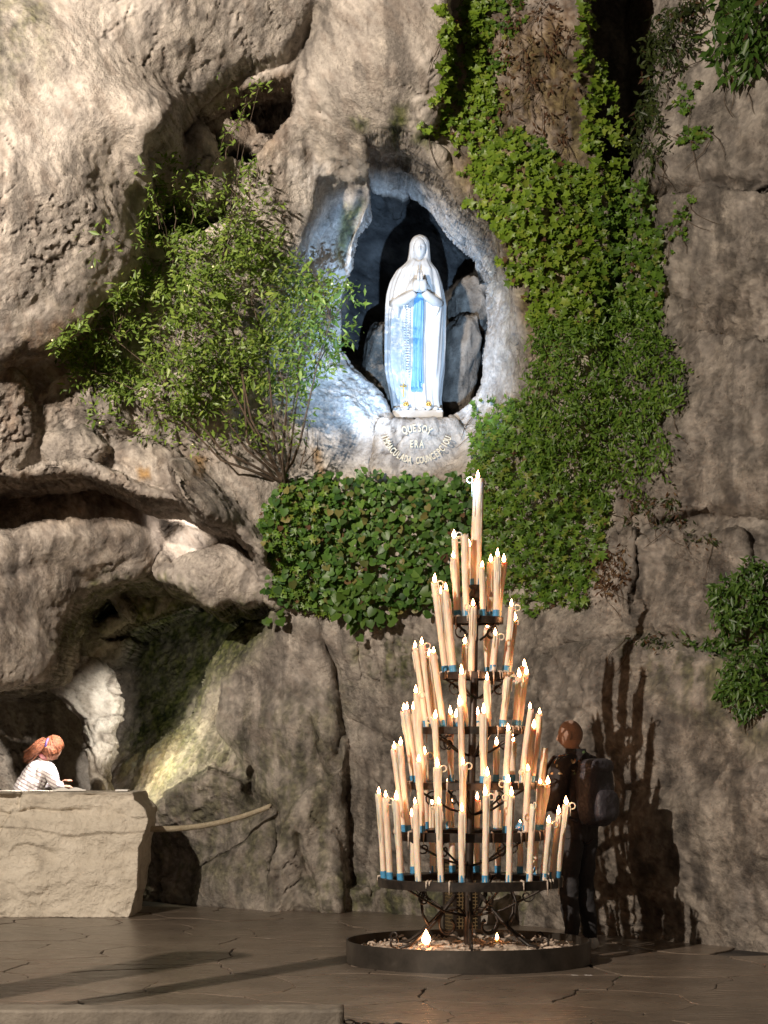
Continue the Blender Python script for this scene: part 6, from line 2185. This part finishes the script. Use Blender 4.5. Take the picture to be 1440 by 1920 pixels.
# backpack
mat_pack = noisy_mat("backpack_nylon", [(0.3, (0.022, 0.020, 0.026)), (0.7, (0.050, 0.045, 0.055))], 9, 0.6, 0.9, 0.03, 9)
pk = empty("backpack", (0, 0, 0))
pk.location = man.location + Matrix.Rotation(R(48), 3, 'Z') @ Vector((-0.02, -0.205, 0.95))
pk.rotation_euler = (R(-4), 0, R(48))
tag(pk, "dark nylon backpack worn on the back of the person beside the candles", "backpack")


def puff(c, d, seed, pw=3.2):
    n_a, n_b = 40, 30
    A_, B_ = np.meshgrid(np.linspace(0, 2 * np.pi, n_a, endpoint=False), np.linspace(0.03, np.pi - 0.03, n_b))
    U = np.stack([np.sin(B_) * np.cos(A_), np.sin(B_) * np.sin(A_), np.cos(B_)], 2).reshape(-1, 3)
    k = (np.abs(U) ** pw).sum(1) ** (-1 / pw)
    V = U * k[:, None] * (1 + 0.05 * fbm(U * 2 + seed, 3))[:, None] * np.array(d) / 2 + np.array(c)
    ix = np.arange(n_a * n_b).reshape(n_b, n_a)
    return np_mesh("puff", V, np.stack([ix[:-1].ravel(), ix[1:].ravel(), np.roll(ix, -1, 1)[1:].ravel(), np.roll(ix, -1, 1)[:-1].ravel()], 1))


link_mesh("bag", puff((0, 0, 0.25), (0.33, 0.21, 0.50), 2), mat_pack, pk)
link_mesh("front_pocket", puff((0, -0.10, 0.15), (0.26, 0.09, 0.24), 5), mat_pack, pk)
link_mesh("top_flap", puff((0, -0.02, 0.45), (0.30, 0.20, 0.12), 7), mat_pack, pk)
for s_ in (-1, 1):
    m = MB()
    m.tube([(s_ * 0.09, 0.10, 0.46), (s_ * 0.11, 0.17, 0.545), (s_ * 0.125, 0.27, 0.545), (s_ * 0.13, 0.36, 0.45), (s_ * 0.15, 0.375, 0.30), (s_ * 0.175, 0.27, 0.12), (s_ * 0.15, 0.08, 0.05)], [0.026] * 7, 8, flat=0.35)
    m.build("strap", mat_pack, pk)
m = MB()
m.tube([(-0.04, 0.08, 0.50), (-0.02, 0.09, 0.535), (0.02, 0.09, 0.535), (0.04, 0.08, 0.50)], 0.007, 6)
m.build("carry_loop", mat_pack, pk)

# ---- the person bending over the altar
WY = 21.0


def wp(px, py, dy=0.0): return at(px, py, WY + dy)


wo = Vector((wp(20, 1500).x, WY, 0))
wom = empty("person", tuple(wo))
tag(wom, "person with red ponytail and white striped top bending over the altar", "person")
Jw = {"pelvis": (wp(34, 1535) - wo, (0.15, 0.13)), "spine": (wp(46, 1484) - wo, (0.145, 0.12)), "chest": (wp(64, 1450) - wo, (0.155, 0.125)), "neck": (wp(82, 1424) - wo, 0.058), "nape": (wp(88, 1412) - wo, 0.05)}
Ew = [("pelvis", "spine"), ("spine", "chest"), ("chest", "neck"), ("neck", "nape")]
for s_, n in ((-1, "n"), (1, "f")):
    dy = s_ * 0.17
    Jw.update({"sh" + n: (wp(94 if n == "n" else 58, 1441 if n == "n" else 1444, -0.12 if n == "n" else 0.10) - wo, 0.062), "el" + n: (wp(104 if n == "n" else 78, 1474, -0.10 if n == "n" else 0.24) - wo, 0.045), "wr" + n: (wp(117 if n == "n" else 112, 1474 if n == "n" else 1470, 0.03 if n == "n" else 0.22) - wo, 0.028),
               "hip" + n: (Vector((wp(34, 1530).x, WY + s_ * 0.09, 0.86)) - wo, 0.10), "kn" + n: (Vector((wp(40, 1600).x, WY + s_ * 0.09, 0.48)) - wo, 0.06), "an" + n: (Vector((wp(32, 1700).x, WY + s_ * 0.09, 0.08)) - wo, 0.04), "to" + n: (Vector((wp(52, 1700).x, WY + s_ * 0.10, 0.045)) - wo, 0.036)})
    Ew += [("chest", "sh" + n), ("sh" + n, "el" + n), ("el" + n, "wr" + n), ("pelvis", "hip" + n), ("hip" + n, "kn" + n), ("kn" + n, "an" + n), ("an" + n, "to" + n)]
hc = wp(99, 1405) - wo
MH = Matrix.Rotation(R(-28), 3, 'Z') @ Matrix.Rotation(R(-42), 3, 'X')
hdw = head_mesh(hc, MH, 0.98)
hw_ = [hand_mesh(Jw["wrn"][0], (0.9, 0.25, -0.1), (0, 0, 1), 0.92, 0.4), hand_mesh(Jw["wrf"][0], (0.8, -0.3, 0.45), (-0.4, 0, 0.8), 0.92, 0.7)]
wbody = skin_mesh(Jw, Ew, 0.0075, [hdw] + hw_)
link_mesh("body", wbody, mat_skin, wom)
mat_top = material("striped_top", rough=0.8)
t = NT(mat_top)
co = t.coords()
mp = t.n("ShaderNodeMapping")
mp.inputs["Rotation"].default_value = (0, R(-28), 0)
t.l(co, mp.inputs["Vector"])
wv = t.n("ShaderNodeTexWave", Scale=9.5, Distortion=0.6, _bands_direction='Z')
wv.inputs["Detail Scale"].default_value = 1.5
t.l(mp.outputs[0], wv.inputs["Vector"])
t.base(t.ramp(wv.outputs["Fac"], [(0.0, (0.34, 0.27, 0.30)), (0.22, (0.40, 0.33, 0.35)), (0.34, (0.78, 0.75, 0.74)), (1.0, (0.80, 0.77, 0.76))]))
t.nrm(t.bump(t.noise(co, 9, 4, 0.6), 0.5, 0.03))


tp_e = [("pelvis", "spine"), ("spine", "chest"), ("chest", "neck"), ("chest", "shn"), ("chest", "shf"), ("shn", "eln"), ("shf", "elf"), ("eln", "wrn"), ("elf", "wrf"), ("pelvis", "hipn"), ("pelvis", "hipf")]
nkp = Jw["neck"][0]
link_mesh("top", garment(wbody, Jw, Ew, tp_e, {("chest", "neck"): 0.95, ("eln", "wrn"): 0.8, ("elf", "wrf"): 0.8}, 0.014, 0.010, 2.0, lambda V: (V[:, 2] < nkp.z + 0.03)), mat_top, wom)
link_mesh("trousers", garment(wbody, Jw, Ew, [("hipn", "knn"), ("hipf", "knf"), ("knn", "ann"), ("knf", "anf"), ("pelvis", "hipn"), ("pelvis", "hipf")], {}, 0.010, 0.006, 3.0), material("dark_trousers", (0.02, 0.02, 0.025), 0.85), wom)
m = MB()
nk = Jw["neck"][0]
m.tube([nk + Vector((0.035 * math.cos(a) - 0.01, 0.075 * math.sin(a), 0.035 + 0.03 * math.cos(a) * -1)) for a in [i * 2 * math.pi / 20 for i in range(20)]], 0.020, 8, True)
m.build("scarf", noisy_mat("pink_scarf", [(0.3, (0.45, 0.10, 0.14)), (0.6, (0.65, 0.32, 0.34)), (0.8, (0.75, 0.68, 0.66))], 30, 0.8, 0.5, 0.01, 40), wom)
# hair: cap and ponytail with strands
mat_hair = material("red_hair", (0.22, 0.065, 0.025), 0.62)
t = NT(mat_hair)
co = t.coords()
mp = t.n("ShaderNodeMapping")
mp.inputs["Rotation"].default_value = (0, R(35), 0)
mp.inputs["Scale"].default_value = (0.15, 1, 1)
t.l(co, mp.inputs["Vector"])
n = t.noise(mp.outputs[0], 70, 4, 0.6)
t.base(t.ramp(n, [(0.35, (0.08, 0.022, 0.010)), (0.55, (0.23, 0.070, 0.026)), (0.75, (0.38, 0.15, 0.06))]))
t.nrm(t.bump(n, 0.9, 0.012))
n_a, n_b = 48, 30
A_, B_ = np.meshgrid(np.linspace(0, 2 * np.pi, n_a, endpoint=False), np.linspace(0.02, np.pi - 0.02, n_b))
U = np.stack([np.sin(B_) * np.cos(A_), np.sin(B_) * np.sin(A_), np.cos(B_)], 2).reshape(-1, 3)
V = U * np.array([0.090, 0.112, 0.128])
fc = sstep(0.15, 0.75, U[:, 1]) * sstep(0.55, 0.2, U[:, 2])       # open over the face
lo = sstep(-0.35, -0.75, U[:, 2])
V *= (1 - 0.32 * fc - 0.40 * lo * sstep(-0.1, 0.5, U[:, 1]))[:, None]
V += U * (0.006 * np.sin(np.arctan2(U[:, 0], U[:, 2]) * 22))[:, None]
V[:, 1] -= 0.03 * lo * sstep(0.2, -0.4, U[:, 1])
V = (np.array(MH) @ V.T).T + np.array(hc + MH @ Vector((0, -0.008, 0.010)))
ix = np.arange(n_a * n_b).reshape(n_b, n_a)
link_mesh("hair", np_mesh("hair", V, np.stack([ix[:-1].ravel(), ix[1:].ravel(), np.roll(ix, -1, 1)[1:].ravel(), np.roll(ix, -1, 1)[:-1].ravel()], 1)), mat_hair, wom)
m = MB()
tie = Vector((0, -0.85, 0.45)).normalized()
for k in range(170):
    u0 = Vector((rz.gauss(0, 1), rz.uniform(-0.9, 0.75), rz.uniform(-0.9, 1.0))).normalized()
    if u0.y > 0.3 and u0.z < 0.25: continue
    pts = []
    for i in range(7):
        u = u0.lerp(tie, i / 6 * 0.97).normalized()
        rr_ = 1.03 + rz.uniform(-0.01, 0.025)
        pts.append(hc + MH @ (Vector((u.x * 0.090, u.y * 0.112, u.z * 0.128)) * rr_ + Vector((0, -0.008, 0.010))))
    m.tube(pts, [0.0015, 0.003, 0.0035, 0.0035, 0.0035, 0.003, 0.002], 4)
tag(m.build("hair_strands", mat_hair, wom), kind="stuff")
m = MB()
ty = -0.10
tail = [wp(90, 1394, ty) - wo, wp(82, 1392, ty) - wo, wp(72, 1399, ty - 0.02) - wo, wp(63, 1409, ty - 0.03) - wo, wp(52, 1417, ty - 0.03) - wo]
m.tube(tail, [0.03, 0.045, 0.055, 0.045, 0.010], 14)
for k in range(60):
    a = rz.uniform(0, 2 * math.pi)
    f_ = rz.uniform(0.75, 1.25)
    o_ = Vector((0.0, 0.045 * math.cos(a), 0.045 * math.sin(a))) * f_
    e_ = Vector((rz.uniform(-0.05, 0.02), rz.uniform(-0.03, 0.03), rz.uniform(-0.05, 0.02)))
    m.tube([p + o_ * q + e_ * (i / 4) for i, (p, q) in enumerate(zip(tail, (0.5, 0.95, 1.15, 1.0, 0.7)))], [0.003, 0.005, 0.0055, 0.0045, 0.001], 4)
m.build("ponytail", mat_hair, wom)
m = MB()
m.tube([tail[0].lerp(tail[1], 0.3) + Vector((0.3 * 0.04 * math.cos(a), 0.038 * math.sin(a), 0.040 * math.cos(a))) for a in [i * 2 * math.pi / 14 for i in range(14)]], 0.010, 6, True)
m.build("hair_tie", material("violet_tie", (0.12, 0.08, 0.30), 0.6), wom)
# black chair behind her
mat_chair = material("black_chair", (0.012, 0.011, 0.012), 0.5)
cr = empty("chair", (wp(-8, 1500).x - 0.02, WY + 0.30, 0))
tag(cr, "black chair with curved back behind the bending person", "chair")
m = MB()
V, F_ = [], []
for i in range(17):
    a = R(-62 + i * 124 / 16)
    for (r0, z) in ((0.26, 0.72), (0.27, 1.22 - 0.10 * (i / 8 - 1) ** 2), (0.245, 1.22 - 0.10 * (i / 8 - 1) ** 2), (0.235, 0.72)):
        V.append((-r0 * math.cos(a) + 0.1, r0 * math.sin(a), z))
for i in range(16):
    for k in range(4):
        F_.append((i * 4 + k, i * 4 + (k + 1) % 4, i * 4 + 4 + (k + 1) % 4, i * 4 + 4 + k))
F_ += [(0, 3, 2, 1), (64, 65, 66, 67)]
m.add(V, F_)
m.build("backrest", mat_chair, cr)
link_mesh("seat", puff((0.08, 0, 0.47), (0.46, 0.46, 0.07), 1, 4), mat_chair, cr)
for sx2 in (-1, 1):
    for sy2 in (-1, 1):
        m = MB()
        m.tube([(0.08 + sx2 * 0.18, sy2 * 0.18, 0.45), (0.08 + sx2 * 0.21, sy2 * 0.21, 0.0)], 0.014, 8)
        m.build("leg", mat_chair, cr)
    m = MB()
    m.tube([(-0.10, sx2 * 0.16, 0.46), (-0.15, sx2 * 0.17, 0.80)], 0.013, 8)
    m.build("back_post", mat_chair, cr)


# ------------------------------------------------------------------ two unseen posts added left of the picture to cast shadows across the floor
mat_post = material("black_post", (0.02, 0.02, 0.022), 0.5)
for (x, y, h, r0, lab) in ((-3.62, 11.3, 3.35, 0.17, "thick dark post added out of view to cast a floor shadow, nearer the altar"), (-3.1, 11.0, 3.72, 0.09, "slim dark post added out of view to cast a floor shadow, nearer the kerb")):
    po = empty("shadow_post", (x, y, 0))
    tag(po, lab, "post")
    m = MB()
    m.lathe([(r0, 0.0), (r0, h * 0.97), (r0 * 0.9, h * 0.97)], 24)
    m.build("shaft", mat_post, po)
    m = MB()
    m.lathe([(r0 * 1.6, 0.0), (r0 * 1.6, 0.10), (r0 * 1.25, 0.22), (r0 * 1.02, 0.24)], 24, cap=False)
    m.build("foot", mat_post, po)
    m = MB()
    m.lathe([(r0 * 1.1, h * 0.96), (r0 * 1.2, h * 0.98), (r0 * 0.6, h), (0.01, h + 0.02)], 24)
    m.build("cap", mat_post, po)
